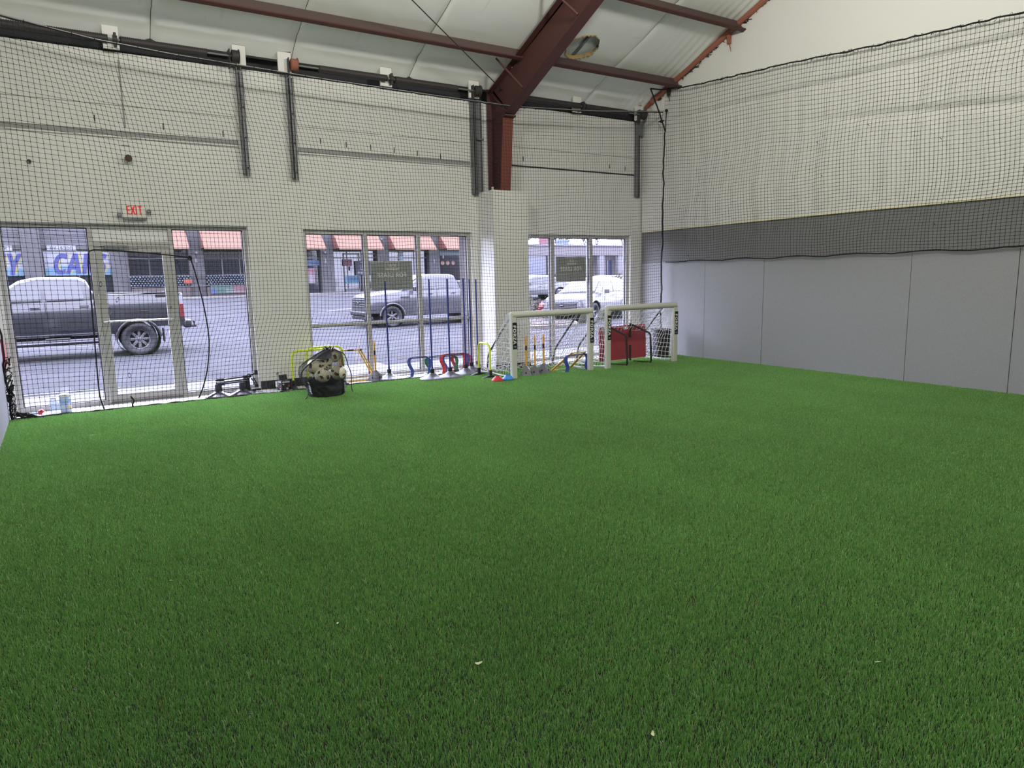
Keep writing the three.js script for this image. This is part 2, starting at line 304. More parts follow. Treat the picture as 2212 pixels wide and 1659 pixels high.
// ---------- storefronts ----------
const FZ = -10.86;
const member = (a, b, c, d, depth = 0.1) => rbox(b - a, d - c, depth, 0.004, (a + b) / 2, (c + d) / 2, FZ);
const pane = (p, a, b, c, d) => obj('pane', box(b - a, d - c, 0.006, (a + b) / 2, (c + d) / 2, FZ), M.glass, p);
const stop = (p, a, b, c, d) => obj('gasket', [span(a, a + 0.012, c, d, FZ - 0.02, FZ + 0.02), span(b - 0.012, b, c, d, FZ - 0.02, FZ + 0.02), span(a, b, d - 0.01, d, FZ - 0.02, FZ + 0.02), span(a, b, c, c + 0.01, FZ - 0.02, FZ + 0.02)], M.gasket, p);
{
  const w = struct('window_1');
  for (const [a, b, c, d] of [[-0.865, -0.805, -0.02, 2.42], [0.13, 0.183, -0.02, 2.42], [1.098, 1.146, -0.02, 2.42], [2.092, 2.148, -0.02, 2.42]]) obj('mullion', member(a, b, c, d), M.frame, w);
  for (const [a, b, c, d] of [[-0.865, 2.148, 2.365, 2.423], [0.18, 1.10, 2.125, 2.195], [-0.81, 0.13, -0.02, 0.04], [1.146, 2.092, -0.02, 0.045]]) obj('rail', member(a, b, c, d, 0.104), M.frame, w);
  pane(w, -0.805, 0.13, 0.04, 2.365); pane(w, 1.146, 2.092, 0.045, 2.365);
  stop(w, -0.805, 0.13, 0.04, 2.365); stop(w, 1.146, 2.092, 0.045, 2.365);
  obj('transom_panel', rbox(0.92, 0.175, 0.03, 0.004, 0.64, 2.28, FZ), mat(lin(0.8, 0.8, 0.78), 0.5), w);
  obj('head_shade', span(-0.865, 2.148, 2.405, 2.425, FZ + 0.05, ZF), M.greyTrim, w);
  obj('jamb_liner', span(2.146, 2.152, -0.02, 2.42, FZ, ZF), M.white, w); obj('jamb_liner', span(-0.872, -0.866, -0.02, 2.42, FZ, ZF), M.white, w);

  const d = struct('door_1');
  for (const [a, b] of [[0.187, 0.278], [1.0, 1.094]]) obj('stile', member(a, b, 0.0, 2.12, 0.045), M.frame, d);
  obj('rail', member(0.278, 1.0, 2.05, 2.12, 0.045), M.frame, d); obj('rail', member(0.278, 1.0, 0.0, 0.105, 0.045), M.frame, d);
  obj('pane', box(0.73, 1.95, 0.006, 0.639, 1.077, FZ), M.glass, d);
  const pb = obj('push_bar', [bar(V(0.205, 1.115, FZ + 0.075), V(1.065, 1.115, FZ + 0.075), 0.014, 12), bar(V(0.215, 1.115, FZ), V(0.215, 1.115, FZ + 0.075), 0.011), bar(V(1.055, 1.115, FZ), V(1.055, 1.115, FZ + 0.075), 0.011)], M.chrome, d);
  obj('door_closer', [rbox(0.27, 0.05, 0.055, 0.008, 0.44, 2.112, FZ + 0.055), rbox(0.20, 0.012, 0.02, 0.004, 0.60, 2.085, FZ + 0.09)], M.galv, d);
  obj('lock_cylinder', new THREE.CylinderGeometry(0.016, 0.016, 0.02, 18).rotateX(Math.PI / 2).translate(1.045, 1.28, FZ + 0.03), M.galv, d);
  obj('threshold', span(0.183, 1.098, -0.02, 0.0, FZ - 0.05, FZ + 0.06), M.galv, d);

  const w2 = struct('window_2');
  for (const [a, b] of [[2.965, 3.016], [3.945, 4.012], [4.885, 4.953], [5.853, 5.91]]) obj('mullion', member(a, b, 0.0, 2.39), M.frame, w2);
  for (const [c, d2] of [[2.332, 2.393], [0.878, 0.922], [0.0, 0.045]]) obj('rail', member(2.965, 5.91, c, d2, 0.096), M.frame, w2);
  for (const [a, b] of [[3.016, 3.945], [4.012, 4.885], [4.953, 5.853]]) for (const [c, e] of [[0.045, 0.878], [0.922, 2.332]]) { pane(w2, a, b, c, e); stop(w2, a, b, c, e); }
  obj('jamb_liner', span(5.909, 5.915, 0, 2.39, FZ, ZF), M.white, w2);

  const w3 = struct('window_3');
  for (const [a, b] of [[6.70, 6.765], [7.664, 7.75], [8.605, 8.687], [9.566, 9.63]]) obj('mullion', member(a, b, -0.02, 2.38), M.frame, w3);
  for (const [c, d3] of [[2.325, 2.383], [-0.02, 0.03]]) obj('rail', member(6.70, 9.63, c, d3, 0.096), M.frame, w3);
  for (const [a, b] of [[6.765, 7.664], [7.75, 8.605], [8.687, 9.566]]) { pane(w3, a, b, 0.03, 2.325); stop(w3, a, b, 0.03, 2.325); }
  obj('jamb_liner', span(9.629, 9.635, 0, 2.38, FZ, ZF), M.white, w3);
}
// FOR LEASE placards on the outside of the glass, read from behind
const leaseFace = () => canvas(768, 512, (c, W, H) => {
  c.fillStyle = '#8d908d'; c.fillRect(0, 0, W, H);
  c.translate(W, 0); c.scale(-1, 1);
  c.strokeStyle = '#c9c0bb'; c.lineWidth = 9; c.beginPath(); c.moveTo(274, 20); c.arcTo(256, 20, 256, 40, 18); c.lineTo(256, 160); c.lineTo(488, 160); c.lineTo(488, 20); c.closePath(); c.stroke();
  c.fillStyle = '#c9c0bb'; c.textAlign = 'center'; c.textBaseline = 'middle';
  c.font = 'bold 96px sans-serif'; c.fillText('KW', 372, 84); c.fillRect(262, 132, 222, 22);
  c.font = 'bold 112px sans-serif'; c.fillStyle = '#d6d6d4'; c.save(); c.translate(384, 250); c.scale(0.98, 1); c.fillText('FOR LEASE', 0, 0, 700); c.restore();
  c.fillStyle = '#b9b9b7';                            // two small lines, too blurred to read
  for (const [y, h, runs] of [[345, 40, [[40, 200], [250, 330], [380, 690]]], [428, 36, [[60, 210], [260, 330], [420, 640]]]]) for (const [a, b] of runs) for (let x = a; x < b; x += 24) { c.globalAlpha = 0.75; c.fillRect(x, y + ((x * 7) % 9), 9, h - ((x * 5) % 13)); c.fillRect(x, y + ((x * 3) % 25), 17, 7); }
  c.globalAlpha = 1;
});
for (const [x, y, w, h, label] of [[4.435, 1.672, 0.745, 0.475, 'dark for lease placard on the middle window, mirrored letters above a grey truck'],
  [8.19, 1.735, 0.735, 0.485, 'dark for lease placard on the right window, mirrored letters above a white car']]) {
  const s = thing('lease_sign', label, 'sign', [x, y, FZ - 0.012]);
  obj('plate', box(w, h, 0.006), mat(lin(0.12, 0.12, 0.12), 0.8), s);
  obj('printed_face', box(w, h, 0.002, 0, 0, 0.004), new THREE.MeshStandardMaterial({ map: leaseFace(), roughness: 0.8 }), s);
}
// ---------- steel: frame, purlins, rods ----------
{
  const f = thing('steel_frame', 'dark maroon tapered steel column and rafter rising out of the white boxed column', 'steel frame', [6.37, 0, 0]);
  const lowY = (z) => 4.33 + 0.44 * (z + 10.1), topY = (z) => ceilY(z) - 0.13 - 0.02 * Math.min(1, (z + 10.75) / 2);
  const flat = (pts, w, x0 = 0) => new THREE.ExtrudeGeometry(shape(pts.map(([z, y]) => [z, y])), { depth: w, bevelEnabled: false }).rotateY(-Math.PI / 2).translate(x0 + w / 2, 0, 0);
  const zk = -10.19, yk = 4.27, zr = -1.0;
  obj('column_web', flat([[-10.70, 0], [-10.52, 0], [-10.33, 3.0], [zk, yk], [-10.12, lowY(-10.12)], [-10.70, 4.86]], 0.012), M.red, f);
  obj('back_flange', span(-0.1, 0.1, 0, 4.83, -10.715, -10.70), M.red, f);
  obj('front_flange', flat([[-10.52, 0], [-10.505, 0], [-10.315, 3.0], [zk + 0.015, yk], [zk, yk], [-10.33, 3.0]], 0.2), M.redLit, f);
  obj('rafter_web', flat([[-10.70, 4.80], [-10.12, lowY(-10.12)], [zr, lowY(zr)], [zr, topY(zr)], [-10.70, topY(-10.70)]], 0.012), M.red, f);
  obj('lower_flange', flat([[-10.13, lowY(-10.13) - 0.016], [zr, lowY(zr) - 0.016], [zr, lowY(zr)], [-10.13, lowY(-10.13)]], 0.2), M.red, f);
  obj('upper_flange', flat([[-10.70, topY(-10.70) - 0.012], [zr, topY(zr) - 0.012], [zr, topY(zr)], [-10.70, topY(-10.70)]], 0.2), M.red, f);
  obj('knee_plate', flat([[zk - 0.02, yk - 0.03], [zk + 0.09, yk + 0.0], [zk + 0.09, yk + 0.02], [zk - 0.02, yk + 0.01]], 0.21), M.red, f);
  obj('stiffener', [bar(V(-0.05, 4.76, -10.69), V(-0.05, 4.33, -10.10), 0.012, 4), bar(V(0.05, 4.76, -10.69), V(0.05, 4.33, -10.10), 0.012, 4)], M.red, f);
  obj('flange_brace', bar(V(-0.36, 5.08, -9.93), V(-0.06, 4.60, -9.62), 0.022, 4), M.red, f);
  obj('flange_brace', bar(V(-0.36, 5.66, -8.48), V(-0.06, 5.24, -8.17), 0.022, 4), M.red, f);
  const bolts = []; for (const [x, y, z] of [[-0.3, 5.17, -9.905], [-0.26, 5.12, -9.925], [-0.03, 5.0, -9.98], [-0.03, 5.07, -9.95]]) bolts.push(new THREE.SphereGeometry(0.009, 8, 6).translate(x, y, z));
  obj('bolt_heads', bolts, M.galv, f).userData.kind = 'stuff';
}
function purlin(z0, label) {                        // a Z section across the room, flange towards the eave below and away above
  const t = 0.006, d = 0.2, ang = Math.atan(0.392), y0 = ceilY(z0);
  const p = thing('purlin', label, 'purlin', [4.49, y0 - 0.012, z0]);
  const sec = (g) => g.rotateX(-ang);
  obj('web', sec(box(10.9, d, t, 0, -d / 2, 0)), M.purlin, p);
  obj('lower_flange', sec(box(10.9, t, 0.065, 0, -d, 0.032)), M.red, p);
  obj('upper_flange', sec(box(10.9, t, 0.065, 0, -0.003, -0.032)), M.red, p);
  obj('lip', sec(box(10.9, 0.018, t, 0, -d + 0.01, 0.064)), M.red, p);
  return p;
}
M.purlin = mat(lin(0.085, 0.055, 0.05), 0.65);
['dark maroon roof purlin nearest the window wall, meeting the rafter at its knee', 'dark maroon roof purlin second from the window wall, ending at the right wall'].forEach((l, i) => purlin(-9.80 + 1.45 * i, l));
for (let i = 2; i < 6; i++) purlin(-9.80 + 1.45 * i, ['third', 'fourth', 'fifth', 'sixth'][i - 2] + ' dark maroon roof purlin counted from the window wall');
tag(obj('brace_rod', [bar(V(3.30, 5.45, -8.38), V(6.36, 4.745, -10.35), 0.008, 8), bar(V(6.30, 4.745, -10.36), V(6.44, 4.735, -10.42), 0.016, 8)], M.darkSteel), 'thin dark bracing rod running diagonally under the ceiling to the maroon column', 'rod');
// hanger on the second purlin end
tag(obj('purlin_clip', [box(0.06, 0.22, 0.05, 9.85, 5.60, -8.53), bar(V(9.86, 5.5, -8.53), V(9.87, 5.36, -8.50), 0.012, 6, 0.004)], M.rust), 'rusty torn clip hanging where the second purlin meets the right wall', 'clip');
tag(obj('purlin_clip', [box(0.05, 0.2, 0.05, 9.86, 5.06, -9.96), bar(V(9.86, 4.98, -9.96), V(9.88, 4.86, -9.95), 0.014, 6, 0.004)], M.darkSteel), 'dark torn clip where the nearest purlin meets the right wall', 'clip');

// ---------- old overhead door hardware on the front wall ----------
const posts = [[0.64, 0.185, 'white timber post over the door, behind the drum of the left spring shaft'], [2.223, 0.175, 'white timber post at the right end of the left spring shaft'], [2.855, 0.187, 'white timber post at the left end of the middle spring shaft, beside a red bracket'], [4.44, 0.19, 'white timber post in the middle of the middle spring shaft'], [6.04, 0.19, 'white timber post just left of the maroon column'], [8.26, 0.19, 'white timber post in the middle of the right spring shaft'], [9.82, 0.19, 'white timber post in the corner by the right wall']];
for (const [x, w, l] of posts) { const p = thing('timber_post', l, 'post', [x * 0.986, 4.61, -10.60]); obj('post', rbox(w, 0.28, 0.04, 0.004, 0, 0.14, 0), M.white, p); obj('top_edge', box(w + 0.004, 0.012, 0.044, 0, 0.284, 0), M.darkSteel, p); }
const springs = [[-0.87, 2.18, 0.635, 'left'], [2.875, 6.0, 4.40, 'middle'], [6.5, 9.72, 8.19, 'right']];
springs.forEach(([a, b, c, side], i) => {
  const t = thing('spring_shaft', `dark torsion spring shaft of the old overhead door, the ${['one over the glass door', 'one over the middle window', 'one over the right window'][i]}`, 'spring shaft', [0, 4.71, -10.52], 0);
  obj('shaft', bar(V(a, 0, 0), V(b, 0, 0), 0.013, 10), M.galv, t);
  for (const [p, q] of [[a + (i ? 0.42 : 0.12), c - 0.04], [c + 0.1, b - (i ? 0.40 : 0.42)]]) {
    const prof = [], n = Math.round((q - p) / 0.012);
    for (let k = 0; k <= n; k++) prof.push([0.044 + (k % 2) * 0.007, (k / n) * (q - p)]);
    obj('spring', lathe([[0.012, 0], ...prof, [0.012, q - p]], 16).rotateZ(-Math.PI / 2).translate(p, 0, 0), M.darkSteel, t);
  }
  obj('centre_bracket', [rbox(0.03, 0.16, 0.12, 0.004, c + 0.04, 0, -0.03), new THREE.CylinderGeometry(0.05, 0.05, 0.05, 18).rotateZ(Math.PI / 2).translate(c + 0.04, 0, 0)], M.darkSteel, t);
  for (const x of i === 0 ? [b - 0.06] : i === 1 ? [a + 0.05, b - 0.03] : [b - 0.02]) {
    const ridge = []; for (let k = 0; k <= 10; k++) ridge.push([0.075 + 0.006 * (k % 2), -0.045 + 0.009 * k]);
    obj('cable_drum', lathe([[0.012, -0.05], [0.095, -0.05], [0.095, -0.045], ...ridge, [0.02, 0.05]], 22).rotateZ(Math.PI / 2).translate(x, 0, 0.02), i === 1 && x < 4 ? M.rust : M.darkSteel, t);
    obj('bearing_plate', [rbox(0.012, 0.24, 0.14, 0.003, x - 0.07, -0.03, -0.04)], M.darkSteel, t);
  }
});
const tracks = [[2.20, 3.15, 4.72, 'upright galvanised door track at the right edge of the left bay'], [2.895, 3.13, 4.72, 'upright galvanised door track at the left edge of the middle bay'], [5.99, 3.04, 4.72, 'upright galvanised door track beside the maroon column'], [9.755, 3.16, 4.66, 'upright galvanised door track near the right wall']];
tracks.forEach(([x, y0, y1, l], i) => {
  const t = thing('door_track', l, 'track', [x, 0, -10.70]);
  obj('angle', [span(-0.05, -0.044, y0, y1, -0.03, 0.075), span(-0.05, 0.035, y0, y1, -0.03, -0.024)], M.galv, t);
  obj('channel', [span(-0.01, -0.006, y0 - 0.02, y1 - 0.15, 0.0, 0.055), span(-0.01, 0.04, y0 - 0.02, y1 - 0.15, 0.0, 0.004), span(0.036, 0.04, y0 - 0.02, y1 - 0.15, 0.0, 0.03)], M.galv, t);
  const bolts = []; for (let y = y0 + 0.1; y < y1 - 0.3; y += 0.42) bolts.push(new THREE.CylinderGeometry(0.012, 0.012, 0.02, 6).rotateX(Math.PI / 2).translate(0.018, y, 0.012));
  obj('bolts', bolts, M.darkSteel, t).userData.kind = 'stuff';
  if (i === 2) { obj('second_angle', [span(0.05, 0.13, y0, y1 - 0.1, 0.0, 0.006), span(0.124, 0.13, y0, y1 - 0.1, 0, 0.06)], M.galv, t); obj('strap', span(0.03, 0.16, 3.95, 3.98, 0.01, 0.07), M.galv, t); }
  if (i === 3) obj('end_bracket', rbox(0.12, 0.32, 0.03, 0.006, 0.03, 4.50, 0.06), M.galv, t);
});

// ---------- small fittings on the front wall ----------
{
  const e = thing('exit_sign', 'white exit sign with red letters and two lamp heads above the glass door', 'exit sign', [0.70, 2.595, -10.745]);
  obj('housing', rbox(0.30, 0.19, 0.045, 0.012, 0, 0, 0.024), M.white, e);
  const lm = mat(lin(0.55, 0.02, 0.02), 0.4, 0, { emissive: lin(0.75, 0.03, 0.02), emissiveIntensity: 0.35 });
  const letter = (pts) => prism(pts, 0.006);
  const L = [];                                     // condensed block capitals E X I T
  const r = (x, y, w, h) => L.push(box(w, h, 0.006, x, y, 0));
  r(-0.079, 0, 0.014, 0.115); for (const y of [0.05, 0, -0.05]) r(-0.063, y, 0.036, 0.014);
  for (const s of [-1, 1]) L.push(box(0.016, 0.125, 0.006).rotateZ(s * 0.36).translate(-0.012, 0, 0));
  r(0.028, 0, 0.014, 0.115); r(0.072, 0, 0.014, 0.115); r(0.072, 0.05, 0.046, 0.014);
  obj('letters', L, lm, e).position.set(0, 0.005, 0.048);
  obj('base_tray', rbox(0.29, 0.03, 0.06, 0.012, 0.0, -0.105, 0.03), mat(lin(0.22, 0.23, 0.22), 0.6), e);
  for (const s of [-1, 1]) {
    const h = obj('lamp_head', [new THREE.SphereGeometry(0.03, 16, 12).translate(s * 0.178, s < 0 ? -0.06 : -0.005, 0.05), bar(V(s * 0.14, -0.02, 0.03), V(s * 0.178, s < 0 ? -0.05 : -0.01, 0.04), 0.009)], M.grey, e);
    obj('lens', new THREE.CylinderGeometry(0.022, 0.026, 0.02, 18).rotateX(1.2).translate(s * 0.178, s < 0 ? -0.062 : -0.007, 0.075), M.galv, h);
  }
  const p = thing('pipe_stub', 'maroon capped pipe stub sticking out of the front wall above the exit sign', 'pipe', [0.70, 3.27, -10.75]);
  obj('pipe', [new THREE.CylinderGeometry(0.036, 0.036, 0.1, 18).rotateX(Math.PI / 2).translate(0, 0, 0.05), new THREE.CylinderGeometry(0.046, 0.046, 0.03, 8).rotateX(Math.PI / 2).translate(-0.005, 0, 0.10)], mat(lin(0.06, 0.018, 0.016), 0.6), p);
  obj('band', new THREE.TorusGeometry(0.046, 0.006, 8, 20).translate(0.0, 0, 0.07), M.white, p);
  const q = thing('pipe_sleeve', 'small open conduit end in the front wall left of the pipe stub', 'conduit', [-0.405, 3.165, -10.75]);
  obj('sleeve', [lathe([[0.016, 0], [0.024, 0], [0.026, 0.03], [0.018, 0.034], [0.016, 0.0]], 18).rotateX(Math.PI / 2)], M.galv, q); obj('wire_end', bar(V(0, 0, 0.0), V(0.006, -0.008, 0.03), 0.007), M.black, q);
  const k = thing('cover_plate', 'white blank cover plate under the ledge above the exit sign', 'cover plate', [0.683, 3.50, -10.747]);
  obj('plate', rbox(0.095, 0.1, 0.012, 0.004, 0, 0, 0.0), M.wall, k); obj('lower_edge', box(0.095, 0.012, 0.016, 0, -0.056, 0.0), M.greyTrim, k);
}
{ // red box on the left wall, half hidden by the end board
  const b = thing('fire_cabinet', 'dark red box on the left wall beside the corner of the front wall', 'cabinet', [-0.945, 0.62, -10.62]);
  obj('case', rbox(0.05, 0.31, 0.14, 0.008, 0.02, 0.155, 0), mat(lin(0.33, 0.03, 0.04), 0.5), b);
  obj('sloped_top', prism([[0, 0], [0.05, 0], [0, 0.09]], 0.14).translate(-0.005, 0.31, 0), mat(lin(0.10, 0.02, 0.03), 0.6), b);
}

// ---------- barrier nets ----------
const topCable = (x) => { const k = [[-0.95, 4.74], [-0.48, 4.676], [0.41, 4.56], [1.32, 4.505], [2.29, 4.48], [3.24, 4.452], [4.85, 4.43], [6.45, 4.418], [8.2, 4.52], [9.8, 4.674]]; for (let i = 1; i < k.length; i++) if (x <= k[i][0]) { const f = (x - k[i - 1][0]) / (k[i][0] - k[i - 1][0]); return k[i - 1][1] + f * (k[i][1] - k[i - 1][1]); } return k[k.length - 1][1]; };
{
  const t = thing('front_net', 'black mesh barrier net hung in front of the whole window wall', 'net', [0, 0, 0]);
  const x0 = -0.84, x1 = 9.78;
  const surf = (u, v) => {
    const xa = x0 + (x1 - x0) * u, yt = topCable(xa), y = 0.02 + (yt - 0.02) * v;
    const lean = 0.26 * (1 - THREE.MathUtils.smoothstep(xa, 3.0, 6.2)) * THREE.MathUtils.smoothstep(xa, -0.8, 0.3);
    const s = Math.sin(Math.PI * Math.min(1, (1 - v) / 0.75 * 0.62)) * (v < 0.27 ? THREE.MathUtils.smoothstep(v, -0.12, 0.27) : 1);
    const n1 = noise.noise(xa * 0.9, y * 0.7, 1.5), n2 = noise.noise(xa * 0.8, y * 0.9, 7.7);
    const edge = Math.min(1, 4 * v, 6 * (1 - v), 12 * u, 12 * (1 - u));
    return V(xa + (lean * s + 0.03 * n1) * Math.min(1, edge), y + (0.03 * n2 - 0.035 * Math.sin(xa * 2.2) * (1 - v)) * edge, -10.12 + 0.05 * n1 * edge + 0.09 * u * u * u);
  };
  obj('mesh', netting(surf, 205, 82, 0.00225, 0.005), M.net, t);
  const rope = (name, pts, r, wob = 0.006, m = M.rope) => obj(name, tube(pts.map((p) => V(p.x + wob * (rnd() - 0.5), p.y + wob * (rnd() - 0.5), p.z)), r, pts.length * 4, 6), m, t);
  const line = (n, f) => Array.from({ length: n + 1 }, (_, i) => f(i / n));
  rope('top_cable', line(40, (u) => V(-0.89 + 10.69 * u, topCable(-0.89 + 10.69 * u) + 0.008, -10.12 + 0.12 * u * u * u)), 0.007, 0.002, M.cable);
  rope('top_rope', line(90, (u) => { const x = x0 + (x1 - x0) * u; return V(x, topCable(x) - 0.008, -10.12 + 0.09 * u * u * u + 0.01); }), 0.008, 0.012);
  rope('bottom_rope', line(150, (u) => V(x0 + (x1 - x0) * u, 0.012 + 0.006 * Math.abs(Math.sin(u * 160)), -10.12 + 0.012 * Math.sin(u * 90))), 0.013, 0.012);
  rope('left_edge_rope', line(50, (v) => V(-0.86 - 0.03 * (1 - v) + 0.012 * Math.sin(v * 40), 0.02 + 4.7 * v, -10.14)), 0.012, 0.022);
  const slit = [[0.086, 0.03], [0.055, 0.235], [0.064, 0.7], [0.073, 1.125], [0.085, 1.5], [0.093, 1.818], [0.11, 1.98], [0.135, 2.04], [0.25, 2.045], [0.6, 2.025], [0.95, 1.99], [1.22, 1.955], [1.263, 1.95]];
  rope('doorway_rope', slit.map(([x, y]) => V(x, y, -10.105)), 0.009, 0.004);
  rope('doorway_rope', [[1.263, 1.95], [1.285, 1.86], [1.313, 1.743], [1.38, 1.307], [1.407, 0.863], [1.364, 0.481], [1.28, 0.2], [1.21, 0.05]].map(([x, y]) => V(x, y, -10.105)), 0.009, 0.004);
  obj('knot', [new THREE.SphereGeometry(0.022, 10, 8).translate(1.263, 1.955, -10.10), new THREE.TorusGeometry(0.02, 0.007, 6, 14).translate(1.262, 1.935, -10.09)], M.rope, t);
  for (const [x, y, a] of [[0.37, 1.42, 0.4], [0.41, 0.44, 0], [0.205, 1.62, 0.1]]) obj('snap_hook', new THREE.TorusGeometry(0.02, 0.0035, 6, 16).scale(0.7, 1.5, 1).rotateZ(-a).translate(x, y, -10.10), M.black, t);
  const ties = []; for (let i = 0; i < 46; i++) ties.push(new THREE.TorusGeometry(0.016, 0.004, 5, 10).rotateY(Math.PI / 2).translate(x0 + (x1 - x0) * (i + 0.5) / 46, topCable(x0 + (x1 - x0) * (i + 0.5) / 46), -10.115));
  obj('net_ties', ties, M.rope, t).userData.kind = 'stuff';
  const tang = { p: [], n: [], i: [] };
  for (let k = 0; k < 40; k++) { const y = 0.03 + 0.7 * rnd() ** 2, p = []; for (let s = 0; s < 5; s++) p.push(V(-0.865 + rr(-0.045, 0.05), y + rr(-0.09, 0.09), -10.13 + rr(-0.03, 0.05))); strand(tang, p, rr(0.003, 0.007), 4); }
  for (let k = 0; k < 14; k++) strand(tang, [V(-0.83, 0.04 + rr(0, 0.06), -10.12), V(-0.83 + rr(0.02, 0.14), 0.03 + rr(0, 0.05), -10.10), V(-0.80 + rr(0, 0.25), 0.02, -10.06)], 0.007, 5);
  obj('bunched_netting', fromAcc(tang), M.rope, t);
  obj('gathered_tuft', tube([V(0.42, 0.0, -10.10), V(0.41, 0.05, -10.10), V(0.43, 0.10, -10.11), V(0.40, 0.16, -10.11)], 0.011, 14, 6), M.rope, t);
}
{
  const t = thing('side_net', 'black mesh barrier net hung along the upper part of the right wall', 'net', [0, 0, 0]);
  const K = [[-10.0, 5.075], [-9.3, 4.975], [-7.35, 4.845], [-5.85, 4.705], [-4.09, 4.58], [-1.8, 4.52]];
  const topZ = (z) => { for (let i = 1; i < K.length; i++) if (z <= K[i][0]) { const f = (z - K[i - 1][0]) / (K[i][0] - K[i - 1][0]); return K[i - 1][1] + f * (K[i][1] - K[i - 1][1]); } return 4.52; };
  const surf = (u, v) => {
    const z = -9.96 + 8.1 * u, yb = 1.845 + 0.012 * Math.sin(z * 3), yt = topZ(z), vv = v - 0.07 * Math.sin(Math.PI * v), y = yb + (yt - yb) * vv;
    const n1 = noise.noise(z * 0.7, y * 0.9, 11), n2 = noise.noise(z * 1.1, y * 0.8, 17), n3 = noise.noise(z * 5, y * 0.5, 3), e = Math.min(1, 5 * v, 6 * (1 - v), 10 * u);
    return V(9.80 + 0.05 * n1 * e + 0.03 * n3 * e - 0.03, y + 0.05 * n2 * e, z + 0.05 * n1 * e + 0.03 * n3 * e);
  };
  obj('mesh', netting(surf, 152, 54, 0.00225, 0.005), M.net, t);
  const line = (n, f) => Array.from({ length: n + 1 }, (_, i) => f(i / n));
  const rp = (name, pts, r, wob) => obj(name, tube(pts.map((p) => V(p.x, p.y + wob * (rnd() - 0.5), p.z + wob * (rnd() - 0.5))), r, pts.length * 3, 6), M.rope, t);
  rp('top_rope', line(90, (u) => { const z = -9.98 + 8.15 * u; return V(9.79, topZ(z), z); }), 0.011, 0.02);
  rp('bottom_rope', line(80, (u) => { const z = -9.98 + 8.15 * u; return V(9.86, 1.835 + 0.012 * Math.sin(z * 6), z); }), 0.010, 0.01);
  rp('corner_rope', line(40, (u) => V(9.765 - 0.015 * u + 0.012 * Math.sin(u * 30), 4.29 - 4.27 * u, -9.96 - 0.03 * u)), 0.014, 0.022);
  rp('corner_rope', line(10, (u) => V(9.80 - 0.02 * u, 4.674 - 0.38 * u, -9.95)), 0.008, 0.006);
  rp('tie_rope', line(14, (u) => V(9.38 + 0.40 * u, 5.03 - 0.74 * u + 0.03 * Math.sin(u * 3), -9.95)), 0.014, 0.014);
  rp('tie_rope', [V(9.38, 5.03, -9.95), V(9.5, 5.04, -9.95), V(9.66, 5.05, -9.96), V(9.79, 5.075, -9.97)], 0.013, 0.01);
  obj('knot', [new THREE.SphereGeometry(0.03, 10, 8).translate(9.80, 4.68, -9.95), new THREE.SphereGeometry(0.038, 10, 8).scale(1, 0.7, 1).translate(9.66, 4.47, -9.94), bar(V(9.60, 4.46, -9.94), V(9.72, 4.49, -9.94), 0.014, 6)], M.rope, t);
  const fz = { p: [], n: [], i: [] };
  for (let i = 0; i < 220; i++) { const z = -9.9 + 8 * rnd(), y = topZ(z); strand(fz, [V(9.79, y, z), V(9.785, y + rr(-0.03, 0.03), z + rr(-0.03, 0.03)), V(9.79, y + rr(-0.03, 0.02), z + rr(-0.06, 0.06))], 0.003, 3); }
  obj('gathered_edge', fromAcc(fz), M.rope, t);
  const ends = []; for (const [z, y] of [[-6.7, 3.55], [-6.6, 3.05], [-5.9, 3.66], [-4.9, 3.3], [-4.9, 2.2], [-3.95, 4.35], [-3.95, 4.0], [-9.3, 1.95]]) ends.push(bar(V(9.76, y, z), V(9.75, y - 0.03, z + 0.03), 0.004, 5));
  obj('loose_ends', ends, M.rope, t).userData.kind = 'stuff';
}
// ---------- four round lamps hung under the roof, above and behind the camera ----------
LAMPS.forEach(([x, y, z, k], i) => {
  const f = thing('pendant_lamp', `white round pendant lamp hanging under the roof, ${['front left', 'front right', 'rear left', 'rear right'][i]} one of the four`, 'lamp', [x, y, z]);
  obj('housing', lathe([[0, 0.34], [0.05, 0.34], [0.07, 0.25], [0.16, 0.21], [0.17, 0.17], [0, 0.17]], 28), M.white, f);
  obj('bulb', new THREE.SphereGeometry(0.16, 24, 16), mat(0xffffff, 0.6, 0, { emissive: LAMP_COLOR, emissiveIntensity: 2.0 }), f);
  obj('hanger', bar(V(0, 0.34, 0), V(0, ceilY(z) - y - 0.02, 0), 0.006, 6), M.cable, f);
  const l = new THREE.PointLight(LAMP_COLOR, k * LAMP_GAIN, 0, 2); l.position.set(x, y, z); l.castShadow = true; l.shadow.radius = 8; scene.add(l);
});

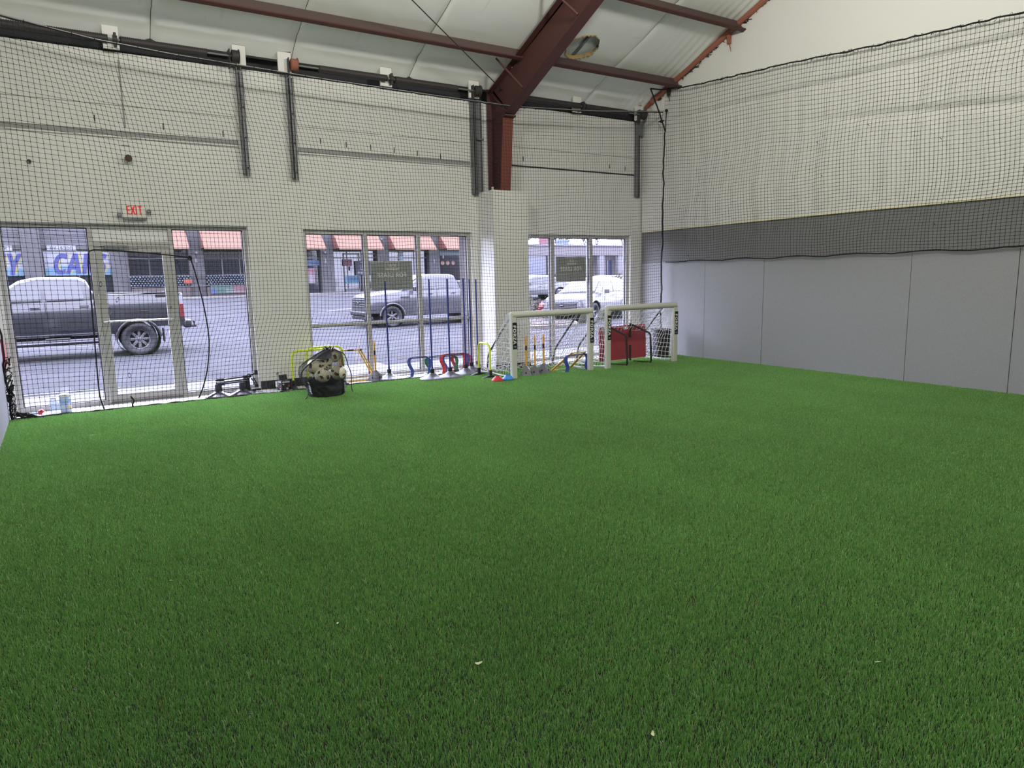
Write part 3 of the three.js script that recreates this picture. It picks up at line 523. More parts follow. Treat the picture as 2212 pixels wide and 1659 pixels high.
// ---------- artificial turf ----------
{
  const t = thing('artificial_turf', 'green artificial turf carpet covering the floor up to the white strip by the windows', 'turf', [0, 0, 0]);
  const backTex = noiseMap(512, () => { const v = 0.55 + 0.6 * rnd(); return [22 * v, 34 * v, 14 * v]; }, true, [1, 1]);
  const back = new THREE.MeshStandardMaterial({ map: backTex, roughness: 0.9 });
  obj('backing', planarUV(span(-0.9, 9.905, -0.02, -0.002, -10.125, ZB), 2, 0, 2), back, t);
  const blades = [];
  const S = 0.14, N = 640;
  for (let v = 0; v < 3; v++) {
    const pos = [], col = [], nor = [], idx = [];
    for (let i = 0; i < N; i++) {
      const x = rr(-S / 2, S / 2), z = rr(-S / 2, S / 2), a = rr(0, 6.283), h = rr(0.013, 0.025), w = rr(0.0009, 0.0016), b = rr(0, 6.283), l = rr(0.002, 0.010);
      const cx = Math.cos(a) * w, cz = Math.sin(a) * w, bx = Math.cos(b) * l, bz = Math.sin(b) * l, o = pos.length / 3;
      pos.push(x - cx, -0.002, z - cz, x + cx, -0.002, z + cz, x - cx + bx * 0.35, h * 0.62, z - cz + bz * 0.35, x + cx + bx * 0.35, h * 0.62, z + cz + bz * 0.35, x + bx - cx * 0.4, h, z + bz - cz * 0.4, x + bx + cx * 0.4, h, z + bz + cz * 0.4);
      idx.push(o, o + 1, o + 2, o + 1, o + 3, o + 2, o + 2, o + 3, o + 4, o + 3, o + 5, o + 4);
      const k = rnd(), c = k < 0.5 ? [0.155, 0.37, 0.09] : k < 0.8 ? [0.21, 0.45, 0.13] : k < 0.95 ? [0.30, 0.45, 0.12] : [0.46, 0.58, 0.32], f = rr(0.75, 1.25);
      for (let q = 0; q < 6; q++) col.push(c[0] * f, c[1] * f, c[2] * f);
    }
    const g = new THREE.BufferGeometry();
    g.setAttribute('position', new THREE.Float32BufferAttribute(pos, 3)); g.setAttribute('color', new THREE.Float32BufferAttribute(col, 3)); g.setIndex(idx); g.computeVertexNormals();
    blades.push(g);
  }
  const pile = new THREE.MeshPhysicalMaterial({ vertexColors: true, roughness: 0.9, transmission: 0.3, thickness: 0, specularIntensity: 0.5, side: THREE.DoubleSide });
  const cells = [[], [], []];
  for (let x = -0.86; x < 9.88; x += S) for (let z = -10.05; z < 0.6; z += S) cells[Math.floor(rnd() * 3)].push([x, z]);
  const m4 = new THREE.Matrix4(), q = new THREE.Quaternion(), up = V(0, 1, 0), c = new THREE.Color();
  cells.forEach((list, v) => {
    const im = new THREE.InstancedMesh(blades[v], pile, list.length);
    im.name = 'turf_pile'; im.userData.kind = 'stuff'; im.castShadow = im.receiveShadow = true;
    list.forEach(([x, z], i) => {
      q.setFromAxisAngle(up, Math.floor(rnd() * 4) * Math.PI / 2);
      const k = 1 + 0.14 * noise.noise(x * 0.5, z * 0.25, 2) + 0.10 * noise.noise(x * 1.7, z * 0.9, 5) + 0.05 * (rnd() - 0.5);
      m4.compose(V(x, 0, z), q, V(1, 0.85 + 0.3 * rnd(), 1)); im.setMatrixAt(i, m4); im.setColorAt(i, c.setRGB(k, k, k));
    });
    t.add(im);
  });
}
// scraps on the turf
const scraps = [[0.25, -3.92, 'pale dry leaf scrap on the turf at the left, nearest the window wall'], [0.855, -2.96, 'pale scrap lying on the turf left of the middle'], [1.24, -2.30, 'pale curled leaf scrap on the turf in the centre foreground'], [1.527, -1.575, 'pale green scrap on the turf at the bottom edge'], [2.594, -1.394, 'tiny pale scrap on the turf at the right foreground'], [3.40, -5.25, 'thin pale thread on the turf in the middle of the pitch']];
scraps.forEach(([x, z, l], i) => tag(obj('leaf_scrap', grid(4, 2, (u, v) => V((u - 0.5) * 0.03, 0.004 * Math.sin(u * 4 + i) + 0.003 * v, (v - 0.5) * (i === 5 ? 0.004 : 0.013) * Math.sin(Math.PI * (0.1 + 0.8 * u)))).rotateY(i * 1.3).translate(x, 0.021, z), M.scrap ??= mat(lin(0.55, 0.58, 0.36), 0.8, 0, { side: THREE.DoubleSide })), l, 'scrap'));
// ---------- outdoors: car park; surfaces there are dark and wet under a bright overcast sky ----------
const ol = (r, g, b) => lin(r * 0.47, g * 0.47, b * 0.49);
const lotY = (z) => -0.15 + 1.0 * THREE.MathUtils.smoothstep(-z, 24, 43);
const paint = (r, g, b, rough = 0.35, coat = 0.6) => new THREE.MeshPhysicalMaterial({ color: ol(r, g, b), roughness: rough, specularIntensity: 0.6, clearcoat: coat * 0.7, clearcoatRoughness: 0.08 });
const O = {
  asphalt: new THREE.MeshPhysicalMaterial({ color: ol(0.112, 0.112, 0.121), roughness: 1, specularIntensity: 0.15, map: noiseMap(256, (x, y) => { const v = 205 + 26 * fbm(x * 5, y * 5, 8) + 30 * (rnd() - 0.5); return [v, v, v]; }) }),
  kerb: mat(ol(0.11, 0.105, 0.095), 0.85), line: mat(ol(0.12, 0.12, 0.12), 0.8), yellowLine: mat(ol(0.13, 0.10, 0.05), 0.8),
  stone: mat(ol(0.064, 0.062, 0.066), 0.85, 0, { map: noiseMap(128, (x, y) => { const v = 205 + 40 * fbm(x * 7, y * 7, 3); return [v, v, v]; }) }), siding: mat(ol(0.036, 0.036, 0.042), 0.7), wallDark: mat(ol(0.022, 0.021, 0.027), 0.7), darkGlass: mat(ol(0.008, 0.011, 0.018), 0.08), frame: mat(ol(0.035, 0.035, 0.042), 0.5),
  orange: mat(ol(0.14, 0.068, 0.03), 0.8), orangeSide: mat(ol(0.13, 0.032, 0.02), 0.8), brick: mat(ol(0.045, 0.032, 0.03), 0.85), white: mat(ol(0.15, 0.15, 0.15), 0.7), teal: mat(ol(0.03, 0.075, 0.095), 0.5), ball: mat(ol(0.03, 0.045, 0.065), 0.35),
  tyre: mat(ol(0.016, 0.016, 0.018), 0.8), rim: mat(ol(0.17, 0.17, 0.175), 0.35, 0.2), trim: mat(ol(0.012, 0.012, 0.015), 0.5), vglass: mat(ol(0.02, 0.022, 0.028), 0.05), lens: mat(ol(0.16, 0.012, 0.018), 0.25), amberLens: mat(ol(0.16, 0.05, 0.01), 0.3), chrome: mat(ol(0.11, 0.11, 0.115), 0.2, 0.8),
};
{
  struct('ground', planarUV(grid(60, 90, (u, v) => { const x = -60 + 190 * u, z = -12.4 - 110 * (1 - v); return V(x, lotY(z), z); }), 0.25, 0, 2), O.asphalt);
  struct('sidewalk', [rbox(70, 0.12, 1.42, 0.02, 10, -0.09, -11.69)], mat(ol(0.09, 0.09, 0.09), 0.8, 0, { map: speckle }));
  const stripe = (l, a, b, w, m) => {
    const d = V(b[0] - a[0], 0, b[1] - a[1]), s = V(-d.z, 0, d.x).normalize().multiplyScalar(w / 2);
    tag(obj('parking_line', grid(30, 1, (u, v) => { const x = a[0] + d.x * u + s.x * (2 * v - 1), z = a[1] + d.z * u + s.z * (2 * v - 1); return V(x, lotY(z) + 0.008, z); }), m), l, 'painted line');
  };
  stripe('white bay line on the asphalt in front of the dark pickup truck', [-4.0, -20.15], [2.2, -19.05], 0.09, O.line);
  stripe('white bay line on the asphalt under the dark pickup truck', [-5.0, -24.3], [3.2, -23.0], 0.1, O.line);
  stripe('white bay line on the asphalt just in front of the grey pickup truck', [8.35, -22.15], [14.5, -22.35], 0.1, O.line);
  stripe('white bay line on the asphalt nearest the middle window', [7.9, -18.4], [12.5, -18.1], 0.09, O.line);
  stripe('white bay line on the asphalt left of the nose of the grey truck', [9.6, -31.6], [13.5, -33.6], 0.14, O.line);
  stripe('white bay line on the far asphalt below the storefront kerb', [10.8, -39.6], [15.5, -38.2], 0.16, O.line);
  stripe('yellow kerb line outside the glass door, the nearer one', [-2.0, -12.75], [3.2, -13.0], 0.09, O.yellowLine);
  stripe('yellow kerb line outside the glass door, the farther one', [-2.0, -13.55], [3.6, -13.35], 0.08, O.yellowLine);
}
// a painted ramp slab seen low in the middle window
tag(obj('ramp_slab', rbox(1.7, 0.03, 0.9, 0.01, 4.3, -0.14, -13.2), mat(ol(0.12, 0.10, 0.095), 0.8)), 'pale pinkish ramp slab on the ground outside the middle window', 'ramp');

// ---------- vehicles ----------
function loft(xs, sec) {                            // sections [y, z] from the underside centre round to the top centre, mirrored
  const P = [], I = [], rows = xs.map((x) => { const s = sec(x); return s.concat(s.slice().reverse().map(([y, z]) => [y, -z])); }), n = rows[0].length;
  rows.forEach((r, i) => r.forEach(([y, z]) => P.push(xs[i], y, z)));
  for (let i = 0; i + 1 < xs.length; i++) for (let k = 0; k < n; k++) { const a = i * n + k, b = i * n + (k + 1) % n, c = a + n, d = b + n; I.push(a, c, b, b, c, d); }
  for (const [i, f] of [[0, 0], [xs.length - 1, 1]]) { const o = i * n; for (let k = 1; k + 1 < n; k++) f ? I.push(o, o + k + 1, o + k) : I.push(o, o + k, o + k + 1); }
  const g = new THREE.BufferGeometry(); g.setAttribute('position', new THREE.Float32BufferAttribute(P, 3)); g.setIndex(I); g.computeVertexNormals();
  return toCreasedNormals(g, 0.6);
}
const lerpK = (K, x) => { if (x <= K[0][0]) return K[0][1]; for (let i = 1; i < K.length; i++) if (x <= K[i][0]) { const f = (x - K[i - 1][0]) / (K[i][0] - K[i - 1][0]); return K[i - 1][1] + f * (K[i][1] - K[i - 1][1]); } return K[K.length - 1][1]; };
function wheel(parent, x, z, R, spokes, side) {
  const w = obj('wheel', [lathe([[R * 0.60, -0.12], [R * 0.88, -0.13], [R * 0.97, -0.10], [R, -0.05], [R, 0.05], [R * 0.97, 0.10], [R * 0.88, 0.13], [R * 0.60, 0.12], [R * 0.60, -0.12]], 40).rotateX(Math.PI / 2)], O.tyre, parent);
  w.position.set(x, R, z);
  const parts = [lathe([[R * 0.61, -0.06], [R * 0.62, 0.10], [R * 0.57, 0.115], [R * 0.54, 0.07], [R * 0.53, -0.06]], 40).rotateX(Math.PI / 2), lathe([[0, 0.06], [R * 0.14, 0.06], [R * 0.15, 0.02], [R * 0.15, -0.03]], 20).rotateX(Math.PI / 2)];
  for (let i = 0; i < spokes; i++) parts.push(rbox(R * 0.17, R * 0.5, 0.05, 0.015, 0, R * 0.33, 0.035).rotateZ(i / spokes * Math.PI * 2));
  const r = obj('rim', parts, O.rim, w); r.rotation.y = side > 0 ? 0 : Math.PI;
  obj('brake_disc', new THREE.CylinderGeometry(R * 0.52, R * 0.52, 0.04, 28).rotateX(Math.PI / 2).translate(0, 0, -0.05 * side), O.trim, w);
}
function vehicle(label, category, c) {
  const t = thing(c.name, label, category);
  const hw = c.width / 2, R = c.R, xs = [];
  for (let i = 0; i <= 120; i++) xs.push(c.x0 + (c.L - c.x0) * i / 120);
  const arch = (x) => { let y = c.rocker + (x < c.wheels[0] ? c.noseUp ?? 0.12 : x > c.wheels[1] ? 0.14 : 0); for (const w of c.wheels) { const d = x - w, A = R + 0.10; if (Math.abs(d) < A) y = Math.max(y, R + Math.sqrt(A * A - d * d) * 0.98); } return y; };
  const half = (x) => hw * (1 - 0.16 * Math.max(0, 1 - (x - c.x0) / 0.5) ** 2 - 0.10 * Math.max(0, 1 - (c.L - x) / 0.35) ** 2);
  const body = loft(xs, (x) => {
    const b = arch(x), top = Math.max(lerpK(c.top, x), b + 0.1), sh = Math.max(top - c.shoulder, b + 0.03), h = half(x);
    return [[b, 0], [b, h - 0.05], [b + 0.015, h - 0.005], [b + (sh - b) * 0.35, h + 0.006], [b + (sh - b) * 0.7, h + 0.004], [sh, h], [sh + (top - sh) * 0.5, h - c.tuck * 0.45], [top - 0.025, h - c.tuck], [top, h - c.tuck - 0.05], [top + (c.crown ?? 0.01), 0]];
  });
  obj('body', body, c.paint, t);
  const gz = (y) => (hw - c.tuck - 0.03) - (c.lean ?? 0.16) * (y - c.belt) / (c.roof - c.belt);
  const cab = loft(Array.from({ length: 61 }, (_, i) => c.cab[0][0] + (c.cab[c.cab.length - 1][0] - c.cab[0][0]) * i / 60), (x) => { const y = Math.max(lerpK(c.cab, x), c.belt + 0.02), b = c.belt - 0.06; return [[b, 0], [b, gz(c.belt)], [b + (y - b) * 0.5, gz(b + (y - b) * 0.5)], [y - 0.06 * Math.min(1, (y - c.belt) * 3), gz(y - 0.06)], [y - 0.012, gz(y) - 0.04], [y + 0.01, gz(y) - 0.14], [y + 0.02, 0]]; });
  obj('cab', cab, c.paint, t);
  const panel = (name, pts, m, s, lift = 0.006) => { const g = grid(8, 8, (u, v) => { const lo = [pts[0][0] + (pts[1][0] - pts[0][0]) * u, pts[0][1] + (pts[1][1] - pts[0][1]) * u], hi = [pts[3][0] + (pts[2][0] - pts[3][0]) * u, pts[3][1] + (pts[2][1] - pts[3][1]) * u], x = lo[0] + (hi[0] - lo[0]) * v, y = lo[1] + (hi[1] - lo[1]) * v; return V(x, y, s * (gz(y) + lift)); }); return obj(name, g, m, t); };

  for (const s of [1, -1]) {
    for (const q of c.windows) panel('side_window', q, O.vglass, s, 0.008);
    for (const q of c.strips ?? []) panel('window_strip', q, O.trim, s, 0.012);
    for (const [x, y] of c.handles) obj('door_handle', rbox(0.20, 0.03, 0.03, 0.012, x, y, s * (half(x) + 0.018)), c.handleMat ?? O.chrome, t);
    for (const [x, y0, y1] of c.gaps) obj('door_gap', box(0.012, y1 - y0, 0.01, x, (y0 + y1) / 2, s * (half(x) + 0.001)), O.trim, t);
    for (const w of c.wheels) {
      wheel(t, w, s * (hw - 0.13), R, c.spokes, s);
      const a = []; for (let i = 0; i <= 20; i++) { const k = Math.PI * (0.03 + 0.94 * i / 20); a.push(V(w + (R + 0.085) * Math.cos(k), R + (R + 0.085) * Math.sin(k), s * (hw + 0.0))); }
      obj('wheel_arch', tube(a, c.flare ?? 0.03, 30, 6), c.archMat ?? O.trim, t);
      obj('wheel_well', new THREE.CylinderGeometry(R + 0.07, R + 0.07, hw * 0.8, 28, 1, true).rotateX(Math.PI / 2).translate(w, R, s * hw * 0.58), O.wellMat ??= mat(ol(0.004, 0.004, 0.005), 0.9, 0, { side: THREE.DoubleSide }), t);
    }
    if (c.step) { obj('side_step', [bar(V(c.step[0], c.step[2], s * (hw + 0.03)), V(c.step[1], c.step[2], s * (hw + 0.03)), 0.05, 12)], O.chrome, t); obj('sill_strip', rbox(c.step[1] - c.step[0], 0.05, 0.03, 0.012, (c.step[0] + c.step[1]) / 2, c.step[2] + 0.19, s * (hw + 0.006)), O.chrome, t); obj('step_pad', rbox(0.5, 0.05, 0.06, 0.02, (c.step[0] + c.step[1]) / 2 + 0.2, c.step[2] + 0.1, s * (hw + 0.04)), O.trim, t); }
    if (c.mirror) obj('mirror', [rbox(0.12, 0.17, 0.2, 0.03, c.mirror[0], c.mirror[1], s * (hw + 0.10))], c.mirrorMat ?? O.chrome, t);
    if (c.tail) obj('tail_light', rbox(0.10, c.tail[1] - c.tail[0], 0.12, 0.02, c.L - 0.06, (c.tail[0] + c.tail[1]) / 2, s * (hw - 0.10)), O.lens, t);
    if (c.head) { obj('head_light', rbox(0.3, c.head[1] - c.head[0], 0.13, 0.03, c.x0 + 0.20, (c.head[0] + c.head[1]) / 2, s * (hw - 0.21)), O.white, t); obj('marker_light', rbox(0.09, (c.head[1] - c.head[0]) * 0.8, 0.05, 0.02, c.x0 + 0.42, (c.head[0] + c.head[1]) / 2 + 0.01, s * (hw - 0.075)), c.plainMarker ? O.vglass : O.amberLens, t); }
  }
  if (c.windscreen) for (const [name, a, b] of [['windscreen', c.cab[0], c.cab[1]], ['rear_window', c.cab[c.cab.length - 1], c.cab[c.cab.length - 2]]]) obj(name, grid(8, 6, (u, v) => { const f = 0.08 + 0.84 * v, x = a[0] + (b[0] - a[0]) * f, y = a[1] + (b[1] - a[1]) * f; return V(x + (a[0] < b[0] ? -0.02 : 0.02), y + 0.02, (u - 0.5) * 2 * (gz(y) - 0.10)); }), O.vglass, t);
  if (c.grille) { obj('grille', [0, 1, 2, 3].map((i) => rbox(0.05, 0.045, c.width * 0.66, 0.012, c.x0 - 0.005, c.grille[0] + (c.grille[1] - c.grille[0]) * (i + 0.5) / 4, 0)), O.trim, t); obj('grille_surround', rbox(0.03, c.grille[1] - c.grille[0] + 0.08, c.width * 0.72, 0.015, c.x0 + 0.03, (c.grille[0] + c.grille[1]) / 2, 0), O.chrome, t); obj('badge', new THREE.SphereGeometry(0.07, 14, 8).scale(0.3, 0.5, 1.1).translate(c.x0 - 0.04, (c.grille[0] + c.grille[1]) / 2, 0), O.chrome, t); }
  for (const [name, x, y, h, d, m] of c.bumpers ?? []) obj(name, rbox(d, h, c.width * 0.93, Math.min(d, h) * 0.3, x, y, 0), m ?? O.chrome, t);
  return t;
}

{ // dark heavy pickup, only its rear half in view
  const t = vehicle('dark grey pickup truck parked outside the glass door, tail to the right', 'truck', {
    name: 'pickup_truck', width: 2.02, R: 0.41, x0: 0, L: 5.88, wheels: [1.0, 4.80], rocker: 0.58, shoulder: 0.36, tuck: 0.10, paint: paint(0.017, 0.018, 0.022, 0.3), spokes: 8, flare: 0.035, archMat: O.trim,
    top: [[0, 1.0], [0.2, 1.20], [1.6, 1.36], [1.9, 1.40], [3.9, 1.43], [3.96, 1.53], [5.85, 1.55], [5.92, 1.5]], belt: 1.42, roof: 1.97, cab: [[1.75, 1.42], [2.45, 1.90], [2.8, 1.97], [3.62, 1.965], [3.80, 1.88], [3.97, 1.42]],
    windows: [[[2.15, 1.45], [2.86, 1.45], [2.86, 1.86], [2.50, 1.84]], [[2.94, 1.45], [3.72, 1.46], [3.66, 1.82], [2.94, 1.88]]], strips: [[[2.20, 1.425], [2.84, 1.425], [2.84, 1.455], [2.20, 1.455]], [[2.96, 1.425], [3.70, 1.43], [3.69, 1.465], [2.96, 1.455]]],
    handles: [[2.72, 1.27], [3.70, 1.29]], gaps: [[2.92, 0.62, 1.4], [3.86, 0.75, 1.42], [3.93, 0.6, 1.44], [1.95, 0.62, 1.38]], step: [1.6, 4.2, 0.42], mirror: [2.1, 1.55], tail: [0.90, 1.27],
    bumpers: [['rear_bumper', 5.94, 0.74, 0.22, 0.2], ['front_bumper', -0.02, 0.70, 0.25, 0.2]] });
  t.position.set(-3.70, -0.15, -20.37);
  obj('fuel_door', new THREE.TorusGeometry(0.095, 0.006, 6, 28).translate(4.18, 1.15, 1.015), O.chrome, t);
  obj('bed_rail_cap', [rbox(1.95, 0.03, 0.09, 0.01, 4.92, 1.555, 0.90), rbox(1.95, 0.03, 0.09, 0.01, 4.92, 1.555, -0.90)], O.trim, t);
  obj('side_decal', box(0.35, 0.07, 0.004, 5.42, 1.47, 0.945).rotateX(0.0), O.chrome, t);
  obj('tow_hitch', [box(0.26, 0.06, 0.06, 6.12, 0.62, 0.0), bar(V(6.2, 0.63, 0), V(6.2, 0.72, 0), 0.018), new THREE.SphereGeometry(0.035, 12, 8).translate(6.2, 0.74, 0)], O.trim, t);
  obj('mud_flap', rbox(0.03, 0.34, 0.3, 0.01, 5.36, 0.48, 0.86), O.trim, t);
  obj('arch_light_strip', rbox(0.22, 0.012, 0.01, 0.003, 4.95, 1.115, 1.02), O.chrome, t);
}
{
  const t = vehicle('light grey pickup truck outside the middle window, nose to the left', 'truck', {
    name: 'pickup_truck', width: 1.98, R: 0.395, x0: 0, L: 5.4, wheels: [0.93, 4.6], rocker: 0.40, shoulder: 0.32, tuck: 0.10, paint: paint(0.058, 0.059, 0.064, 0.35, 0.5), spokes: 6, flare: 0.04, archMat: paint(0.05, 0.05, 0.056),
    top: [[0, 1.02], [0.06, 1.16], [0.3, 1.22], [1.3, 1.33], [1.6, 1.36], [3.8, 1.38], [3.86, 1.40], [5.35, 1.42], [5.4, 1.38]], belt: 1.36, roof: 1.92, cab: [[1.40, 1.36], [2.25, 1.87], [2.6, 1.92], [3.5, 1.91], [3.66, 1.87], [3.86, 1.38]],
    windows: [[[1.90, 1.39], [2.76, 1.40], [2.76, 1.82], [2.36, 1.80]], [[2.82, 1.40], [3.60, 1.42], [3.52, 1.79], [2.82, 1.82]]], handles: [[2.5, 1.20], [3.5, 1.22]], handleMat: paint(0.06, 0.06, 0.066), gaps: [[1.62, 0.45, 1.3], [2.79, 0.45, 1.36], [3.8, 0.45, 1.36]],
    mirror: [1.82, 1.40], head: [0.78, 1.12], grille: [0.72, 1.08], windscreen: true, tail: [0.95, 1.35], bumpers: [['front_bumper', 0.04, 0.52, 0.16, 0.2, O.trim], ['lower_valance', 0.10, 0.36, 0.14, 0.2, O.trim], ['rear_bumper', 5.42, 0.62, 0.2, 0.14]] });
  t.position.set(8.75, -0.15, -24.80);
  obj('cowl_vent', rbox(0.36, 0.05, 0.006, 0.003, 1.45, 1.10, 0.995), O.trim, t);
  obj('bed_cover', rbox(1.55, 0.28, 1.7, 0.05, 4.62, 1.52, 0), O.white, t);
}
const carSpec = (c) => ({ width: 1.86, R: 0.36, rocker: 0.36, shoulder: 0.26, tuck: 0.08, spokes: 5, flare: 0.028, archMat: O.trim, windscreen: true, plainMarker: true, ...c });
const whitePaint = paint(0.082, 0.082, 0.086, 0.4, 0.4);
{
  const t = vehicle('white crossover car parked beyond the right window, nose to the left', 'car', carSpec({
    name: 'car', x0: 0, L: 4.65, wheels: [0.92, 3.72], paint: whitePaint, R: 0.375, rocker: 0.40, archMat: paint(0.07, 0.07, 0.075),
    top: [[0, 0.72], [0.08, 0.90], [0.5, 1.0], [1.4, 1.10], [4.4, 1.14], [4.65, 1.05]], belt: 1.10, roof: 1.66, cab: [[1.25, 1.10], [2.1, 1.60], [2.5, 1.66], [3.7, 1.64], [4.1, 1.55], [4.6, 1.12]],
    windows: [[[1.75, 1.13], [2.75, 1.13], [2.72, 1.56], [2.15, 1.52]], [[2.82, 1.13], [3.85, 1.14], [3.72, 1.53], [2.80, 1.56]]], handles: [[2.55, 0.98], [3.55, 1.0]], handleMat: whitePaint, gaps: [[1.75, 0.45, 1.1], [2.78, 0.45, 1.1]], mirror: [1.75, 1.15], mirrorMat: whitePaint, head: [0.72, 0.90], grille: [0.56, 0.76], tail: [0.85, 1.1],
    bumpers: [['front_bumper', 0.05, 0.46, 0.18, 0.2, O.trim], ['rear_bumper', 4.62, 0.5, 0.2, 0.14, O.trim]] }));
  t.rotation.y = 0.44; t.position.set(15.05, -0.15, -20.55);
}
{
  const t = vehicle('white saloon car behind the hydrant, tail to the right', 'car', carSpec({
    name: 'car', x0: 0, L: 4.8, wheels: [0.95, 3.75], paint: whitePaint, R: 0.34, top: [[0, 0.6], [0.1, 0.78], [1.3, 0.95], [3.9, 1.0], [4.7, 1.02], [4.8, 0.9]], belt: 0.95, roof: 1.46, cab: [[1.15, 0.95], [2.0, 1.40], [2.4, 1.46], [3.2, 1.44], [3.5, 1.38], [4.3, 1.0]],
    windows: [[[1.65, 0.98], [2.6, 0.98], [2.58, 1.36], [2.08, 1.34]], [[2.68, 0.98], [3.75, 1.0], [3.4, 1.32], [2.66, 1.36]]], handles: [[2.4, 0.85], [3.4, 0.88]], handleMat: whitePaint, gaps: [[1.6, 0.4, 0.95], [2.65, 0.4, 0.95]], mirror: [1.65, 1.0], mirrorMat: whitePaint, head: [0.62, 0.76], tail: [0.78, 0.98], bumpers: [['rear_bumper', 4.78, 0.5, 0.2, 0.12, whitePaint]] }));
  t.rotation.y = -0.05; t.position.set(19.7, lotY(-32.5) - 0.05, -33.2);
}
{
  const t = vehicle('white hatchback car at the right edge of the right window, behind the crossover', 'car', carSpec({
    name: 'car', x0: 0, L: 4.5, wheels: [0.9, 3.6], paint: whitePaint, top: [[0, 0.7], [0.1, 0.85], [1.2, 1.02], [4.3, 1.08], [4.5, 1.0]], belt: 1.02, roof: 1.62, cab: [[1.05, 1.02], [1.95, 1.56], [2.3, 1.62], [3.7, 1.58], [4.0, 1.5], [4.45, 1.06]],
    windows: [[[1.5, 1.05], [2.5, 1.05], [2.48, 1.5], [1.98, 1.48]], [[2.58, 1.05], [3.8, 1.07], [3.6, 1.46], [2.56, 1.5]]], handles: [[2.3, 0.92], [3.3, 0.94]], handleMat: whitePaint, gaps: [[2.54, 0.4, 1.02]], head: [0.7, 0.86], tail: [0.8, 1.05], bumpers: [] }));
  obj('roof_spoiler', rbox(0.3, 0.04, 1.2, 0.015, 4.12, 1.60, 0), O.trim, t);
  t.rotation.y = 0.3; t.position.set(20.4, lotY(-28), -26.5);
}
{
  const t = vehicle('white car partly hidden behind the bed of the dark pickup truck', 'car', carSpec({
    name: 'car', x0: 0, L: 4.7, wheels: [0.95, 3.7], paint: whitePaint, top: [[0, 0.72], [0.1, 0.95], [1.4, 1.10], [4.4, 1.12], [4.7, 1.0]], belt: 1.08, roof: 1.72, cab: [[1.2, 1.08], [2.1, 1.65], [2.5, 1.72], [3.8, 1.70], [4.1, 1.6], [4.6, 1.1]],
    windows: [[[1.7, 1.12], [2.7, 1.12], [2.68, 1.6], [2.15, 1.56]], [[2.78, 1.12], [3.9, 1.14], [3.75, 1.58], [2.76, 1.6]]], handles: [[2.5, 0.98]], handleMat: whitePaint, gaps: [[2.74, 0.45, 1.08]], mirror: [1.75, 1.2], mirrorMat: whitePaint, head: [0.74, 0.92], tail: [0.85, 1.08], bumpers: [] }));
  t.rotation.y = Math.PI + 0.15; t.position.set(1.95, lotY(-28) + 0.02, -29.0);
}
// ---------- training gear ----------
const FORZA = (vertical) => canvas(vertical ? 128 : 512, vertical ? 512 : 96, (c, W, H) => {
  c.fillStyle = '#10131c'; c.fillRect(0, 0, W, H); c.fillStyle = '#e8e8e4';
  if (vertical) { c.save(); c.translate(W / 2, H / 2); c.rotate(Math.PI / 2); c.font = 'bold 118px sans-serif'; c.textAlign = 'center'; c.textBaseline = 'middle'; c.fillText('FORZA', -24, 6, 410); c.fillStyle = '#9fb4cf'; c.fillRect(198, -36, 8, 72); c.fillRect(214, -36, 8, 72); c.restore(); }
});
const stickerTex = FORZA(true);
const sticker = new THREE.MeshStandardMaterial({ map: stickerTex, roughness: 0.5 });

